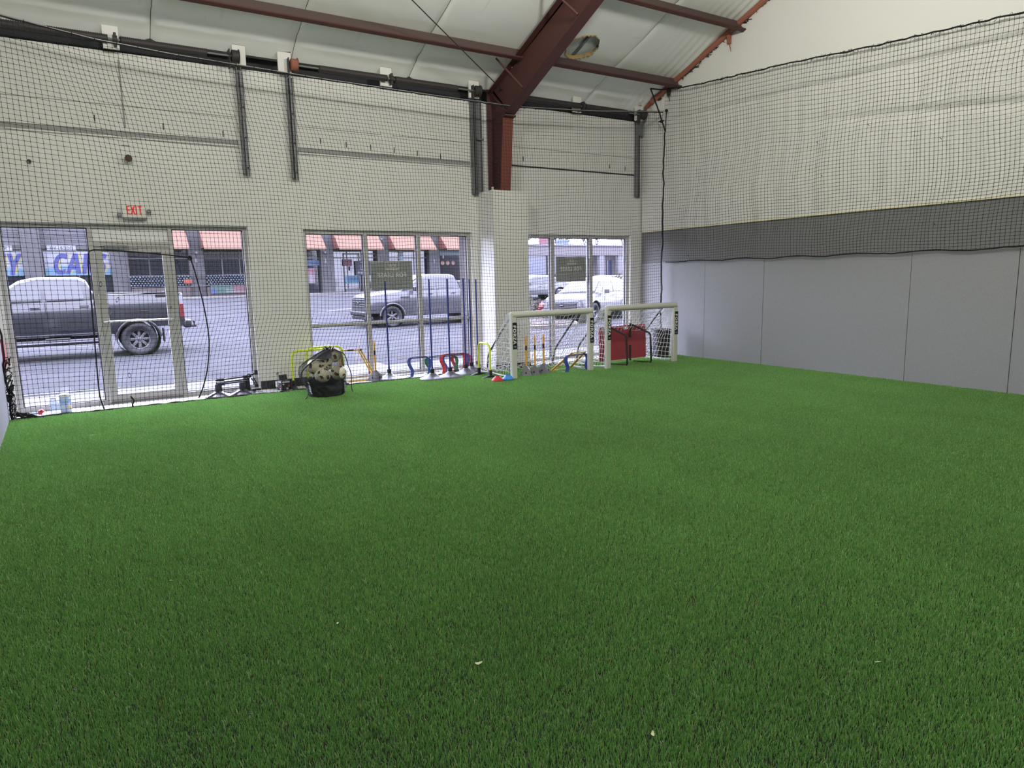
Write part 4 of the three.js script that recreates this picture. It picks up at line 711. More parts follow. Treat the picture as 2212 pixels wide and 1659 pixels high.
// goals: white front frame, dark folding rear bar, white net
function makeGoal(label, w, h, rearLean) {
  const g = thing('mini_goal', label, 'goal', [0, 0, 0], 0, undefined);
  const r = 0.05, hw = w / 2;
  for (const s of [-1, 1]) {
    const post = obj('post', rbox(0.10, h - 0.05, 0.075, 0.02, 0, (h - 0.05) / 2, 0, 3), M.goal, g); post.position.x = s * (hw - 0.05);
    obj('sticker', box(0.080, 0.42, 0.003, 0, 0, 0), sticker, g).position.set(s * (hw - 0.05) + 0.008, h - 0.375, 0.039);
  }
  obj('crossbar', [bar(V(-hw + 0.03, h - 0.05, 0), V(hw - 0.03, h - 0.05, 0), r, 18), ...[-1, 1].map((s) => rbox(0.10, 0.10, 0.085, 0.03, s * (hw - 0.05), h - 0.05, 0))], M.goal, g);
  const D = 1.0, ty = h - 0.04, tz = -0.16;
  for (const s of [-1, 1]) {
    obj('rear_stay', bentTube([V(s * (hw - 0.12), ty - 0.02, -0.02), V(s * (hw - 0.14), ty, tz), V(s * (hw - 0.12), 0.32, -D + 0.08), V(s * (hw - 0.14), 0.02, -D)], 0.12, 0.016), M.galvDark, g);
    obj('ground_bar', bar(V(s * (hw - 0.05), 0.016, 0), V(s * (hw - 0.05), 0.016, -D), 0.014), M.galvDark, g);
  }
  obj('rear_bar', bar(V(-hw + 0.05, 0.016, -D), V(hw - 0.05, 0.016, -D), 0.014), M.galvDark, g);
  const acc = [];
  const wob = (p, k, a = 0.018) => V(p.x + a * noise.noise(p.x * 9 + k, p.y * 9, p.z * 9), p.y + a * noise.noise(p.x * 8, p.y * 9 + k, p.z * 9), p.z + a * noise.noise(p.x * 9, p.y * 8, p.z * 9 + k));
  // side panels, rear panel, short top panel
  const depthAt = (y) => y > ty - 0.01 ? 0.16 : 0.16 + (D - 0.16) * (1 - y / ty);
  for (const s of [-1, 1]) acc.push(netting((u, v) => { const y = 0.02 + (ty - 0.02) * v, sag = 0.05 * Math.sin(Math.PI * u) * (1 - v); return wob(V(s * (hw - 0.05) - s * sag, y, -0.03 - u * (depthAt(y) - 0.03)), s * 3); }, 10, 13, 0.0036, 0.005, 4));
  acc.push(netting((u, v) => { const y = 0.02 + (ty - 0.02) * v, sag = 0.07 * Math.sin(Math.PI * v) * Math.sin(Math.PI * u); return wob(V(-hw + 0.05 + (w - 0.1) * u, y - sag * 0.4, -depthAt(y) - sag * 0.3), 5, 0.03); }, 17, 14, 0.0036, 0.005, 4));
  acc.push(netting((u, v) => wob(V(-hw + 0.05 + (w - 0.1) * u, ty + 0.005, -0.03 - 0.13 * v), 8), 17, 2, 0.0036, 0, 4));
  acc.push(netting((u, v) => wob(V(-hw - 0.02 + (w + 0.04) * u, 0.03 + 0.06 * Math.sin(v * 3) + 0.03 * noise.noise(u * 30, v * 3, 2), -D + 0.02 + 0.22 * v), 4, 0.05), 22, 3, 0.0036, 0, 4));
  obj('goal_net', acc, M.whiteNet, g);
  const cord = { p: [], n: [], i: [] };
  for (const s of [-1, 1]) { strand(cord, [V(s * (hw - 0.03), 0.06, -0.02), V(s * (hw - 0.02), 0.03, -0.3), V(s * (hw - 0.04), 0.035, -0.65), V(s * (hw - 0.02), 0.03, -D)], 0.009, 6); strand(cord, [V(s * (hw - 0.06), ty + 0.02, -0.04), V(s * (hw - 0.09), ty + 0.025, -0.1), V(s * (hw - 0.14), ty + 0.02, -0.17)], 0.007, 6); }
  obj('edge_cord', fromAcc(cord), M.whiteNet, g);
  return g;
}
M.galvDark = mat(lin(0.075, 0.075, 0.078), 0.45, 0.4);
makeGoal('white mini football goal nearer the middle window, with yellow cone poles standing in it', 1.64, 1.065).position.set(6.43, 0, -9.03);
makeGoal('white mini football goal nearest the right wall, with a red rebound board in it', 1.68, 1.09).position.set(8.32, 0, -8.97);

M.redBoard = mat(lin(0.38, 0.05, 0.068), 0.55);
{ // red rebound board on black tube legs
  const t = thing('rebound_board', 'red rebound board on bent black legs standing in the right goal', 'rebound board', [8.335, 0, -9.50], 0.03);
  const b = obj('board', prism(roundRect(1.13, 0.62, 0.03), 0.03, 0.004, [pillRing(0.06, 0.26, 0.115, 0.05)]), M.redBoard, t); b.position.set(0, 0.37, 0); b.rotation.x = -0.03;
  obj('handle_rim', new THREE.TorusGeometry(0.03, 0.006, 8, 20).scale(1.75, 0.8, 1).translate(0.06, 0.635, 0.02), M.white, t);
  obj('pale_edge', box(1.08, 0.014, 0.012, 0, 0.058, 0.02), M.scrap, t);
  obj('white_label', box(0.10, 0.028, 0.003, -0.0, 0.125, 0.018), M.white, t);
  for (const [x, s] of [[-0.43, 0], [0.16, 1]]) {
    obj('leg', bentTube([V(x, 0.69, 0.02), V(x + 0.03, 0.685, 0.06), V(x + 0.10, 0.545, 0.44), V(x + 0.10, 0.018, 0.47), V(x + 0.02, 0.016, 0.1)], 0.045, 0.017), M.black, t);
    obj('strap', [rbox(0.045, 0.26, 0.014, 0.005, x, 0.585, 0.026), rbox(0.045, 0.29, 0.014, 0.005, x, 0.175, 0.026)], M.softBlack, t);
    const sc = obj('screws', [0.5, 0.64, 0.09, 0.27].map((y) => new THREE.CylinderGeometry(0.006, 0.006, 0.006, 8).rotateX(Math.PI / 2).translate(x, y, 0.036)), M.chrome, t); sc.userData.kind = 'stuff';
    obj('foot_pad', rbox(0.07, 0.012, 0.03, 0.005, x + 0.08, 0.012, 0.44), M.white, t);
  }
}
function roundRect(w, h, r) { const s = new THREE.Shape(), a = w / 2, b = h / 2; s.moveTo(-a + r, -b); s.lineTo(a - r, -b); s.absarc(a - r, -b + r, r, -Math.PI / 2, 0); s.lineTo(a, b - r); s.absarc(a - r, b - r, r, 0, Math.PI / 2); s.lineTo(-a + r, b); s.absarc(-a + r, b - r, r, Math.PI / 2, Math.PI); s.lineTo(-a, -b + r); s.absarc(-a + r, -b + r, r, Math.PI, Math.PI * 1.5); return s; }
function pillRing(x, y, w, h) { const p = [], r = h / 2; for (let i = 0; i <= 10; i++) { const a = -Math.PI / 2 + Math.PI * i / 10; p.push([x + w / 2 - r + r * Math.cos(a), y + r * Math.sin(a)]); } for (let i = 0; i <= 10; i++) { const a = Math.PI / 2 + Math.PI * i / 10; p.push([x - w / 2 + r + r * Math.cos(a), y + r * Math.sin(a)]); } return p; }

{ // black speaker-like cabinet in the corner
  const t = thing('speaker_box', 'upright black box with a wider lid standing in the corner behind the right goal', 'box', [9.42, 0, -9.62], -0.35);
  const body = rbox(0.27, 0.47, 0.24, 0.015, 0, 0.245, 0), p = body.attributes.position; for (let i = 0; i < p.count; i++) { const k = 0.88 + 0.12 * p.getY(i) / 0.48; p.setX(i, p.getX(i) * k); }
  obj('body', body, M.black, t); obj('lid', rbox(0.31, 0.075, 0.27, 0.012, 0, 0.515, 0), M.softBlack, t);
  obj('grille', rbox(0.22, 0.36, 0.01, 0.004, 0, 0.26, 0.122), M.softBlack, t);
  for (const s of [-1, 1]) obj('foot', rbox(0.06, 0.02, 0.2, 0.005, s * 0.1, 0.01, 0), M.softBlack, t);
  obj('lead', tube([V(-0.12, 0.30, 0.05), V(-0.2, 0.2, 0.1), V(-0.32, 0.02, 0.16)], 0.003, 12, 5), M.black, t);
}

// ball bag
{
  const cx = 2.79, cz = -9.42;
  const t = thing('ball_bag', 'black drawstring bag full of footballs standing on the turf edge', 'ball bag', [cx, 0, cz]);
  const ctr = (y) => [-0.01 - 0.05 * THREE.MathUtils.smoothstep(y, 0.1, 0.4) + 0.12 * THREE.MathUtils.smoothstep(y, 0.4, 0.65), 0];
  const rad = (y) => { const K = [[0, 0.20], [0.02, 0.235], [0.10, 0.262], [0.23, 0.285], [0.33, 0.31], [0.42, 0.30], [0.52, 0.235], [0.60, 0.165], [0.655, 0.06]]; for (let i = 1; i < K.length; i++) if (y <= K[i][0]) { const f = (y - K[i - 1][0]) / (K[i][0] - K[i - 1][0]); return K[i - 1][1] + f * (K[i][1] - K[i - 1][1]); } return 0.06; };
  const skin = (a, y, k = 0) => { const r = rad(y) + k + 0.02 * Math.cos(3 * a + 1) * Math.sin(y * 6) + 0.014 * noise.noise(Math.cos(a) * 3, y * 9, Math.sin(a) * 3) * Math.min(1, y * 12), [ox, oz] = ctr(y); return V(ox + r * Math.cos(a), y, oz + r * 0.86 * Math.sin(a)); };
  const cloth = mat(lin(0.028, 0.029, 0.037), 0.55, 0, { side: THREE.DoubleSide });
  const top = (a) => 0.225 + 0.05 * Math.cos(a - 0.1) + 0.012 * Math.sin(3 * a) - 0.03 * Math.sin(a);
  obj('cloth_body', grid(90, 24, (u, v) => { const a = u * Math.PI * 2, y = 0.004 + (top(a) - 0.004) * v; const q = skin(a, y, 0.006); const fold = 0.012 * noise.noise(Math.cos(a) * 5, y * 16, Math.sin(a) * 5 + 3); q.x += fold * Math.cos(a); q.z += fold * Math.sin(a); return q; }), cloth, t);
  obj('cloth_base', grid(40, 6, (u, v) => { const a = u * Math.PI * 2, q = skin(a, 0.004, 0.006); return V(q.x * v + ctr(0)[0] * (1 - v), 0.004, q.z * v); }), cloth, t);
  const fine = (P, nu, nv) => netting(P, nu, nv, 0.0013, 0, 3);
  obj('mesh_upper', fine((u, v) => { const a = u * Math.PI * 2, y0 = top(a); return skin(a, y0 + (0.655 - y0) * v, 0.008); }, 110, 40), M.net, t);
  const ga = []; for (let i = 0; i < 26; i++) { const a = i / 26 * 6.283, [ox] = ctr(0.655), k = 0.03 + 0.03 * rnd(); ga.push(grid(3, 4, (u, v) => V(ox + (0.05 + k * v) * Math.cos(a + u * 0.26), 0.645 + 0.035 * v + 0.012 * Math.sin(i * 2 + v * 3), (0.05 + k * v) * Math.sin(a + u * 0.26)))); }
  obj('gathered_neck', ga, cloth, t);
  obj('gathered_fabric', grid(20, 10, (u, v) => { const a = 1.55 + 1.1 * u, y = 0.545 + 0.11 * v; return skin(a, y, 0.013 + 0.01 * noise.noise(u * 9, v * 7, 2)); }), cloth, t);
  const tapeTex = canvas(128, 512, (c, W, H) => { c.fillStyle = '#16171c'; c.fillRect(0, 0, W, H); c.save(); c.translate(W / 2, H / 2); c.rotate(-Math.PI / 2); c.fillStyle = '#e6e6e6'; c.font = 'bold 96px sans-serif'; c.textAlign = 'center'; c.textBaseline = 'middle'; c.fillText('adidas', -40, 0, 330); for (let i = 0; i < 3; i++) { c.beginPath(); const x = 150 + i * 26; c.moveTo(x, 44); c.lineTo(x + 14, 44); c.lineTo(x + 14 - 4, 26 - i * 22); c.lineTo(x - 4, 26 - i * 22); c.fill(); } c.restore(); });
  const tape = new THREE.MeshStandardMaterial({ map: tapeTex, roughness: 0.6, side: THREE.DoubleSide });
  for (const a0 of [0.62, 2.72]) obj('logo_strip', grid(8, 16, (u, v) => { const a = a0 - 0.14 + 0.30 * (1 - u), y = 0.035 + 0.215 * v; return skin(a, y, 0.021); }), tape, t);
  const strap = (pts, r) => tube(pts, r, 40, 6);
  obj('drawstring', strap([V(0.04, 0.66, 0.1), V(-0.12, 0.60, 0.20), V(-0.30, 0.46, 0.14), V(-0.37, 0.36, 0.1), V(-0.365, 0.25, 0.1), V(-0.31, 0.16, 0.12)], 0.009), M.black, t);
  obj('drawstring', strap([V(0.13, 0.645, 0.06), V(0.24, 0.58, 0.1), V(0.27, 0.42, 0.16), V(0.31, 0.28, 0.16), V(0.295, 0.13, 0.17), V(0.30, 0.055, 0.19)], 0.007), M.black, t);
  obj('strap_end', strap([V(-0.30, 0.13, 0.12), V(-0.33, 0.06, 0.2), V(-0.37, 0.022, 0.22)], 0.006), M.black, t);
  // balls
  const ballTex = (s) => canvas(512, 256, (c, W, H) => {
    c.fillStyle = '#d6d0bb'; c.fillRect(0, 0, W, H); let q = s * 977 + 13; const R = () => (q = (q * 1103515245 + 12345) % 2147483648) / 2147483648;
    for (let i = 0; i < 15; i++) {
      const x = (i % 5) * 103 + 30 * R() + 20, y = Math.floor(i / 5) * 78 + 40 + 18 * (R() - 0.5), a = R() * 6.28;
      c.save(); c.translate(x, y); c.rotate(a); c.fillStyle = '#1e1b22'; c.beginPath(); c.moveTo(-26, -12); c.quadraticCurveTo(0, -24, 26, -14); c.lineTo(22, 14); c.quadraticCurveTo(0, 6, -22, 16); c.fill();
      c.fillStyle = '#8e2330'; c.fillRect(-18, -9, 20, 12); c.fillStyle = '#c98a22'; c.fillRect(6, -10, 14, 8); c.fillStyle = '#2d2f63'; c.fillRect(2, 2, 16, 7); c.restore();
      c.strokeStyle = 'rgba(90,84,70,0.5)'; c.lineWidth = 2; c.beginPath(); c.moveTo(x - 40, y + 30); c.quadraticCurveTo(x, y + 18, x + 46, y + 34); c.stroke();
    }
  });
  const B = [[2.615, 0.435, -9.36, 'football in the ball bag, upper left of the five'], [2.765, 0.465, -9.38, 'football in the middle of the ball bag, above the two lowest'], [2.925, 0.565, -9.47, 'football at the top right of the ball bag, under the mesh'], [2.695, 0.32, -9.27, 'football in the ball bag, lower left one resting on the cloth rim'], [2.935, 0.33, -9.32, 'football in the ball bag, lower right one resting on the cloth rim']];
  B.forEach(([x, y, z, l], i) => {
    const b = obj('football', new THREE.SphereGeometry(0.108, 32, 20), new THREE.MeshStandardMaterial({ map: ballTex(i + 1), roughness: 0.45 }));
    b.position.set(x, y, z); b.rotation.set(i * 1.1, i * 0.8 + 0.4, i * 0.5); tag(b, l, 'ball', 'footballs in the ball bag');
  });
}

// blue slalom poles on round rubber bases
function slalom(x, z, y, lean, l) {
  const t = thing('slalom_pole', l, 'pole', [x, y, z], 0, 'blue slalom poles');
  obj('pole', bar(V(0, 0.05, 0), V(0, 1.60, 0), 0.0135, 12).rotateZ(lean), M.bluePole, t);
  obj('base', lathe([[0, 0], [0.205, 0], [0.212, 0.012], [0.205, 0.028], [0.15, 0.045], [0.085, 0.07], [0.05, 0.10], [0.04, 0.11], [0, 0.11]], 40), M.rubber, t);
  obj('collar', lathe([[0.016, 0.10], [0.034, 0.10], [0.034, 0.165], [0.03, 0.175], [0.016, 0.175]], 20), M.black, t);
}
M.rubber = mat(lin(0.11, 0.11, 0.125), 0.35);
slalom(4.137, -10.45, -0.02, 0, 'blue slalom pole on the white strip, leftmost one, in front of the first mullion');
slalom(4.635, -9.86, 0, 0, 'blue slalom pole on the turf in front of the right window mullion');
slalom(4.955, -9.86, 0, 0, 'blue slalom pole on the turf, third from the left');
slalom(5.33, -10.02, 0, 0, 'blue slalom pole fourth from the left, by the red arch hurdles');
slalom(5.615, -10.34, -0.02, 0.0, 'blue slalom pole on the strip close to the right jamb of the middle window');
slalom(5.80, -10.44, -0.02, 0, 'blue slalom pole rightmost of the six, behind the yellow arch');

// cone poles
function conePole(x, z, y, turn, l) {
  const t = thing('cone_pole', l, 'cone pole', [x, y, z], turn, 'yellow poles in grey cone bases');
  const cone = new THREE.CylinderGeometry(0.022, 0.155, 0.165, 4, 1).rotateY(Math.PI / 4).translate(0, 0.085, 0);
  obj('cone_base', [toCreasedNormals(cone, 0.4), box(0.222, 0.012, 0.222, 0, 0.006, 0)], M.rubber, t);
  for (const s of [0, 1, 2, 3]) obj('slot', rbox(0.022, 0.03, 0.008, 0.003, 0, 0.06, 0.086).rotateY(s * Math.PI / 2), M.black, t);
  obj('pole', bar(V(0, 0.16, 0), V(0, 0.60, 0), 0.0145, 14), M.orangeYellow, t);
  obj('tip', lathe([[0.0145, 0.60], [0.016, 0.605], [0.009, 0.645], [0.007, 0.66], [0, 0.662]], 14), M.orangeYellow, t);
  obj('band', bar(V(0, 0.42, 0), V(0, 0.495, 0), 0.0162, 14), M.black, t);
  return t;
}
conePole(3.92, -10.5, -0.02, 0.5, 'yellow pole in a grey cone base on the white strip by the ball bag');
conePole(6.02, -9.215, 0, 0.9, 'yellow pole in a grey cone base in the left goal, leftmost of three');
conePole(6.19, -9.215, 0, 0.75, 'yellow pole in a grey cone base in the left goal, middle of three');
conePole(6.42, -9.30, 0, 0.6, 'yellow pole in a grey cone base in the left goal, rightmost of three');

// yellow arch hurdles on black feet
const archText = canvas(256, 48, (c, W, H) => { c.fillStyle = '#d9ea10'; c.fillRect(0, 0, W, H); c.fillStyle = '#20240a'; c.font = 'bold 40px sans-serif'; c.textAlign = 'center'; c.textBaseline = 'middle'; c.fillText('FORZA', W / 2, H / 2, 190); });
function arch(x, z, y, turn, w, h, l, printed) {
  const t = thing('arch_hurdle', l, 'hurdle', [x, y, z], turn);
  obj('arch', bentTube([V(-w / 2, 0.10, 0), V(-w / 2, h, 0), V(w / 2, h, 0), V(w / 2, 0.10, 0)], 0.12, 0.0165, 12), M.yellow, t);
  for (const s of [-1, 1]) {
    obj('foot', [rbox(0.045, 0.12, 0.05, 0.008, s * w / 2, 0.07, 0), prism([[-0.15, 0], [0.15, 0], [0.15, 0.014], [0.03, 0.045], [-0.03, 0.045], [-0.15, 0.014]], 0.075, 0.004).rotateY(Math.PI / 2).translate(s * w / 2, 0, 0)], M.black, t);
  }
  if (printed) obj('printed_sleeve', grid(6, 8, (u, v) => { const a = -0.9 + 1.8 * v; return V((u - 0.5) * 0.16, h + 0.0172 * Math.sin(a + 0.2), 0.0172 * Math.cos(a + 0.2)); }), new THREE.MeshStandardMaterial({ map: archText, roughness: 0.45, side: THREE.DoubleSide }), t);
}
arch(2.90, -10.50, -0.02, -0.05, 0.60, 0.575, 'yellow arch hurdle behind the ball bag, the nearer of two', true);
arch(3.13, -10.575, -0.02, -0.05, 0.56, 0.60, 'yellow arch hurdle behind the ball bag, the one against the wall', true);
arch(5.44, -9.58, 0, Math.PI / 2 - 0.03, 0.40, 0.55, 'small yellow arch hurdle on black feet left of the goal post', false);

{ // yellow trapezoid frame hurdle leaning by the window
  const t = thing('frame_hurdle', 'yellow rectangular frame hurdle with black joints standing beside the ball bag', 'hurdle', [3.64, -0.02, -10.62], 0);
  const P = [V(-0.27, 0.01, 0.02), V(-0.25, 0.51, -0.08), V(0.12, 0.50, -0.08), V(0.32, 0.01, 0.06)];
  const rail = (a, b, dx = 0, dz = 0) => bar(a.clone().add(V(dx, 0, dz)), b.clone().add(V(dx, 0, dz)), 0.0125, 10);
  obj('rail', rail(P[0], P[1]), M.amber, t); obj('rail', rail(P[1], P[2]), M.amber, t); obj('rail', rail(P[2], P[3]), M.amber, t); obj('rail', rail(P[3], P[0]), M.amber, t);
  obj('rail', rail(P[2], P[3], -0.035, -0.02), M.amber, t); obj('rail', rail(P[0], P[1], 0.035, -0.02), M.amber, t);
  for (const p of P) obj('joint', new THREE.SphereGeometry(0.021, 12, 8).translate(p.x, p.y, p.z), M.black, t);
  obj('print', bar(P[1].clone().lerp(P[2], 0.38), P[1].clone().lerp(P[2], 0.68), 0.0135, 10), M.softBlack, t);
}
// flat band hurdles
function bandHurdle(name, label, pos, turn, w, h, foot, m, mFoot, lean = 0.1, wide = 0.045) {
  const t = thing(name, label, 'hurdle', pos, turn, undefined);
  const th = 0.008;
  const ribbon = (pts, dirAt, wd) => {               // flat strip along a curve, with thickness
    const c = new THREE.CatmullRomCurve3(pts), n = 26, P = [], I = [];
    for (let i = 0; i <= n; i++) { const p = c.getPoint(i / n), tg = c.getTangent(i / n), d = dirAt(i / n).clone().normalize(), nn = V().crossVectors(tg, d).normalize().multiplyScalar(th / 2); d.multiplyScalar(wd / 2); for (const [a, b] of [[1, 1], [1, -1], [-1, -1], [-1, 1]]) P.push(p.x + a * d.x + b * nn.x, p.y + a * d.y + b * nn.y, p.z + a * d.z + b * nn.z); if (i) for (let k = 0; k < 4; k++) { const o = 4 * (i - 1) + k, q = 4 * (i - 1) + (k + 1) % 4; I.push(o, q, o + 4, q, q + 4, o + 4); } }
    const g = new THREE.BufferGeometry(); g.setAttribute('position', new THREE.Float32BufferAttribute(P, 3)); g.setIndex(I); g.computeVertexNormals(); return toCreasedNormals(g, 0.7);
  };
  const X = V(1, 0, 0), Z = V(0, 0, 1), Y = V(0, 1, 0);
  for (const s of [-1, 1]) {
    obj('leg', ribbon([V(s * (w / 2 - 0.05), h, -lean), V(s * w / 2, h - 0.04, -lean * 0.9), V(s * (w / 2 + 0.01), h * 0.66, -lean * 0.62), V(s * (w / 2 - 0.025), h * 0.32, -lean * 0.25), V(s * (w / 2 + 0.0), 0.015, 0)], () => V(0.95, 0, 0.3), wide * 1.3), m, t);
    obj('foot', ribbon([V(s * w / 2, 0.012, 0.0), V(s * w / 2, 0.010, -foot * 0.5), V(s * w / 2, 0.010, -foot)], () => X, wide * 0.9), mFoot, t);
  }
  obj('top_bar', ribbon([V(-w / 2 + 0.05, h, -lean), V(0, h + 0.006, -lean), V(w / 2 - 0.05, h, -lean)], () => V(0, 0.25, 1), wide), m, t);
  obj('under_edge', bar(V(-w / 2 + 0.04, h - 0.014, -lean), V(w / 2 - 0.04, h - 0.014, -lean), 0.006, 6), M.softBlack, t);
  return t;
}
const hx = (name, l, x, z, turn, w, h, m, mf) => bandHurdle(name, l, [x, -0.02, z], turn, w, h, 0.22, m, mf);
hx('band_hurdle', 'blue band hurdle on the strip behind the poles, leftmost of the row', 4.70, -10.42, 0.0, 0.36, 0.32, M.blue, M.paleBlue);
hx('band_hurdle', 'green band hurdle on the strip between the blue and the red ones', 5.13, -10.46, -0.08, 0.54, 0.30, M.green, M.paleBlue);
hx('band_hurdle', 'red band hurdle on the strip, the left one of two', 5.30, -10.36, -0.1, 0.42, 0.33, M.redPlastic, M.palePink);
hx('band_hurdle', 'blue band hurdle leaning through the red ones', 5.42, -10.50, -0.05, 0.46, 0.31, M.blue, M.paleBlue);
hx('band_hurdle', 'red band hurdle on the strip, the right one of two', 5.56, -10.52, 0.05, 0.36, 0.29, M.redPlastic, M.palePink);
tag(obj('cord_coil', Array.from({ length: 4 }, (_, i) => new THREE.TorusGeometry(0.05 + 0.012 * i, 0.009, 6, 20).rotateX(Math.PI / 2 + 0.1 * i).translate(5.47 + 0.01 * i, 0.012 + 0.012 * i, -10.30)), M.black), 'small black cord coil lying on the strip between the slalom poles', 'cord');
tag(obj('cord_coil', Array.from({ length: 3 }, (_, i) => new THREE.TorusGeometry(0.04 + 0.015 * i, 0.008, 6, 20).rotateX(Math.PI / 2 - 0.15 * i).translate(5.22, 0.012 + 0.012 * i, -10.28)), M.black), 'small black cord coil beside the third slalom pole', 'cord');

bandHurdle('band_hurdle', 'blue band hurdle on the turf in front of the right post of the left goal', [6.95, 0, -9.07], 0.05, 0.46, 0.29, 0.26, M.blue, M.blue, 0.02, 0.05);
{
  const t = thing('frame_hurdle', 'flattened yellow and black striped frame hurdle behind the blue one in the left goal', 'hurdle', [6.60, 0, -9.36]);
  const rail = (a, b, m, r = 0.011) => bar(V(...a), V(...b), r, 8);
  const A = [0, 0.012, 0], B = [0.43, 0.285, 0.02], C = [0.70, 0.285, 0.03], D = [0.47, 0.012, -0.11];
  for (const [p, q] of [[A, B], [D, C], [A, D], [B, C]]) { obj('rail', rail(p, q), M.amber, t); }
  for (const [p, q] of [[A, B], [D, C]]) { const s = (v, d) => [v[0] + d, v[1], v[2] + 0.012]; obj('rail', rail(s(p, 0.032), s(q, 0.032)), M.amber, t); obj('black_stripe', rail(s(p, 0.016), s(q, 0.016), 0, 0.008), M.black, t); }
}
// disc cones
for (const [x, z, m, l] of [[5.32, -8.97, M.redPlastic, 'stack of red disc cones on the turf beside the blue ones'], [5.515, -8.98, mat(lin(0.05, 0.25, 0.68), 0.4), 'stack of blue disc cones on the turf against the goal post']]) {
  const t = thing('disc_cones', l, 'disc cones', [x, 0, z]);
  const one = (y) => lathe([[0.028, 0.062 + y], [0.034, 0.063 + y], [0.052, 0.048 + y], [0.082, 0.016 + y], [0.094, 0.004 + y], [0.096, y], [0.090, 0.001 + y], [0.079, 0.012 + y], [0.049, 0.044 + y], [0.028, 0.060 + y]], 28);
  for (let i = 0; i < 4; i++) obj('cone', one(0.004 + i * 0.008), m, t);
}
// folded black base stands by the glass door
{
  const t = thing('pole_stand', 'pair of black folded pole stands on the strip by the glass front', 'stand', [1.70, -0.02, -10.56], -0.05);
  const base = (x) => { const g = []; for (let k = 0; k < 4; k++) g.push(prism([[0, 0], [0.22, 0], [0.22, 0.012], [0.06, 0.06], [0, 0.065]], 0.05, 0.004).rotateY(k * Math.PI / 2 + 0.6)); g.push(lathe([[0, 0], [0.17, 0], [0.17, 0.01], [0.06, 0.05], [0, 0.05]], 24)); return g.map((q) => q.translate(x, 0, 0)); };
  const stub = (x, z, h) => lathe([[0, 0.04], [0.052, 0.04], [0.046, h - 0.01], [0.04, h], [0, h]], 20).translate(x, 0, z);
  for (const x of [-0.16, 0.17]) { obj('base', base(x), M.rubber, t); obj('stub', stub(x, 0, 0.17), M.softBlack, t); }
  obj('stub', stub(0.235, -0.05, 0.23), M.black, t);
  for (const [y, z] of [[0.235, -0.05], [0.20, 0.0], [0.18, 0.03]]) obj('rod', bar(V(-0.19, y - 0.015, z), V(0.25, y + 0.01, z), 0.011, 10), M.black, t);
  for (const [x, y, z] of [[-0.12, 0.225, -0.05], [-0.12, 0.175, 0.025]]) { const p = [[0.012, 0]]; for (let k = 0; k < 9; k++) p.push([0.019 + 0.007 * (k % 2), 0.012 * k]); p.push([0.012, 0.1]); obj('ribbed_grip', lathe(p, 16).rotateZ(-Math.PI / 2).translate(x - 0.05, y, z), M.black, t); }
  obj('cap', rbox(0.07, 0.035, 0.05, 0.008, 0.225, 0.245, -0.05), M.black, t);
  const u = thing('clamp', 'black clamp with a ring handle leaning on the window frame beside the stands', 'clamp', [2.02, -0.02, -10.66], -0.2);
  obj('ring', new THREE.TorusGeometry(0.027, 0.008, 8, 20).translate(-0.03, 0.24, 0), M.black, u);
  obj('arm', [bar(V(-0.075, 0.215, 0), V(0.06, 0.275, 0), 0.014, 8), bar(V(0.03, 0.21, 0), V(0.08, 0.10, 0.01), 0.010, 8), bar(V(0.0, 0.205, 0), V(0.055, 0.10, 0.01), 0.008, 8)], M.black, u);
  obj('jaw', [rbox(0.05, 0.07, 0.05, 0.01, 0.075, 0.285, 0), rbox(0.055, 0.05, 0.05, 0.01, 0.065, 0.09, 0.01), rbox(0.13, 0.03, 0.07, 0.01, 0.06, 0.03, 0.02)], M.black, u);
}
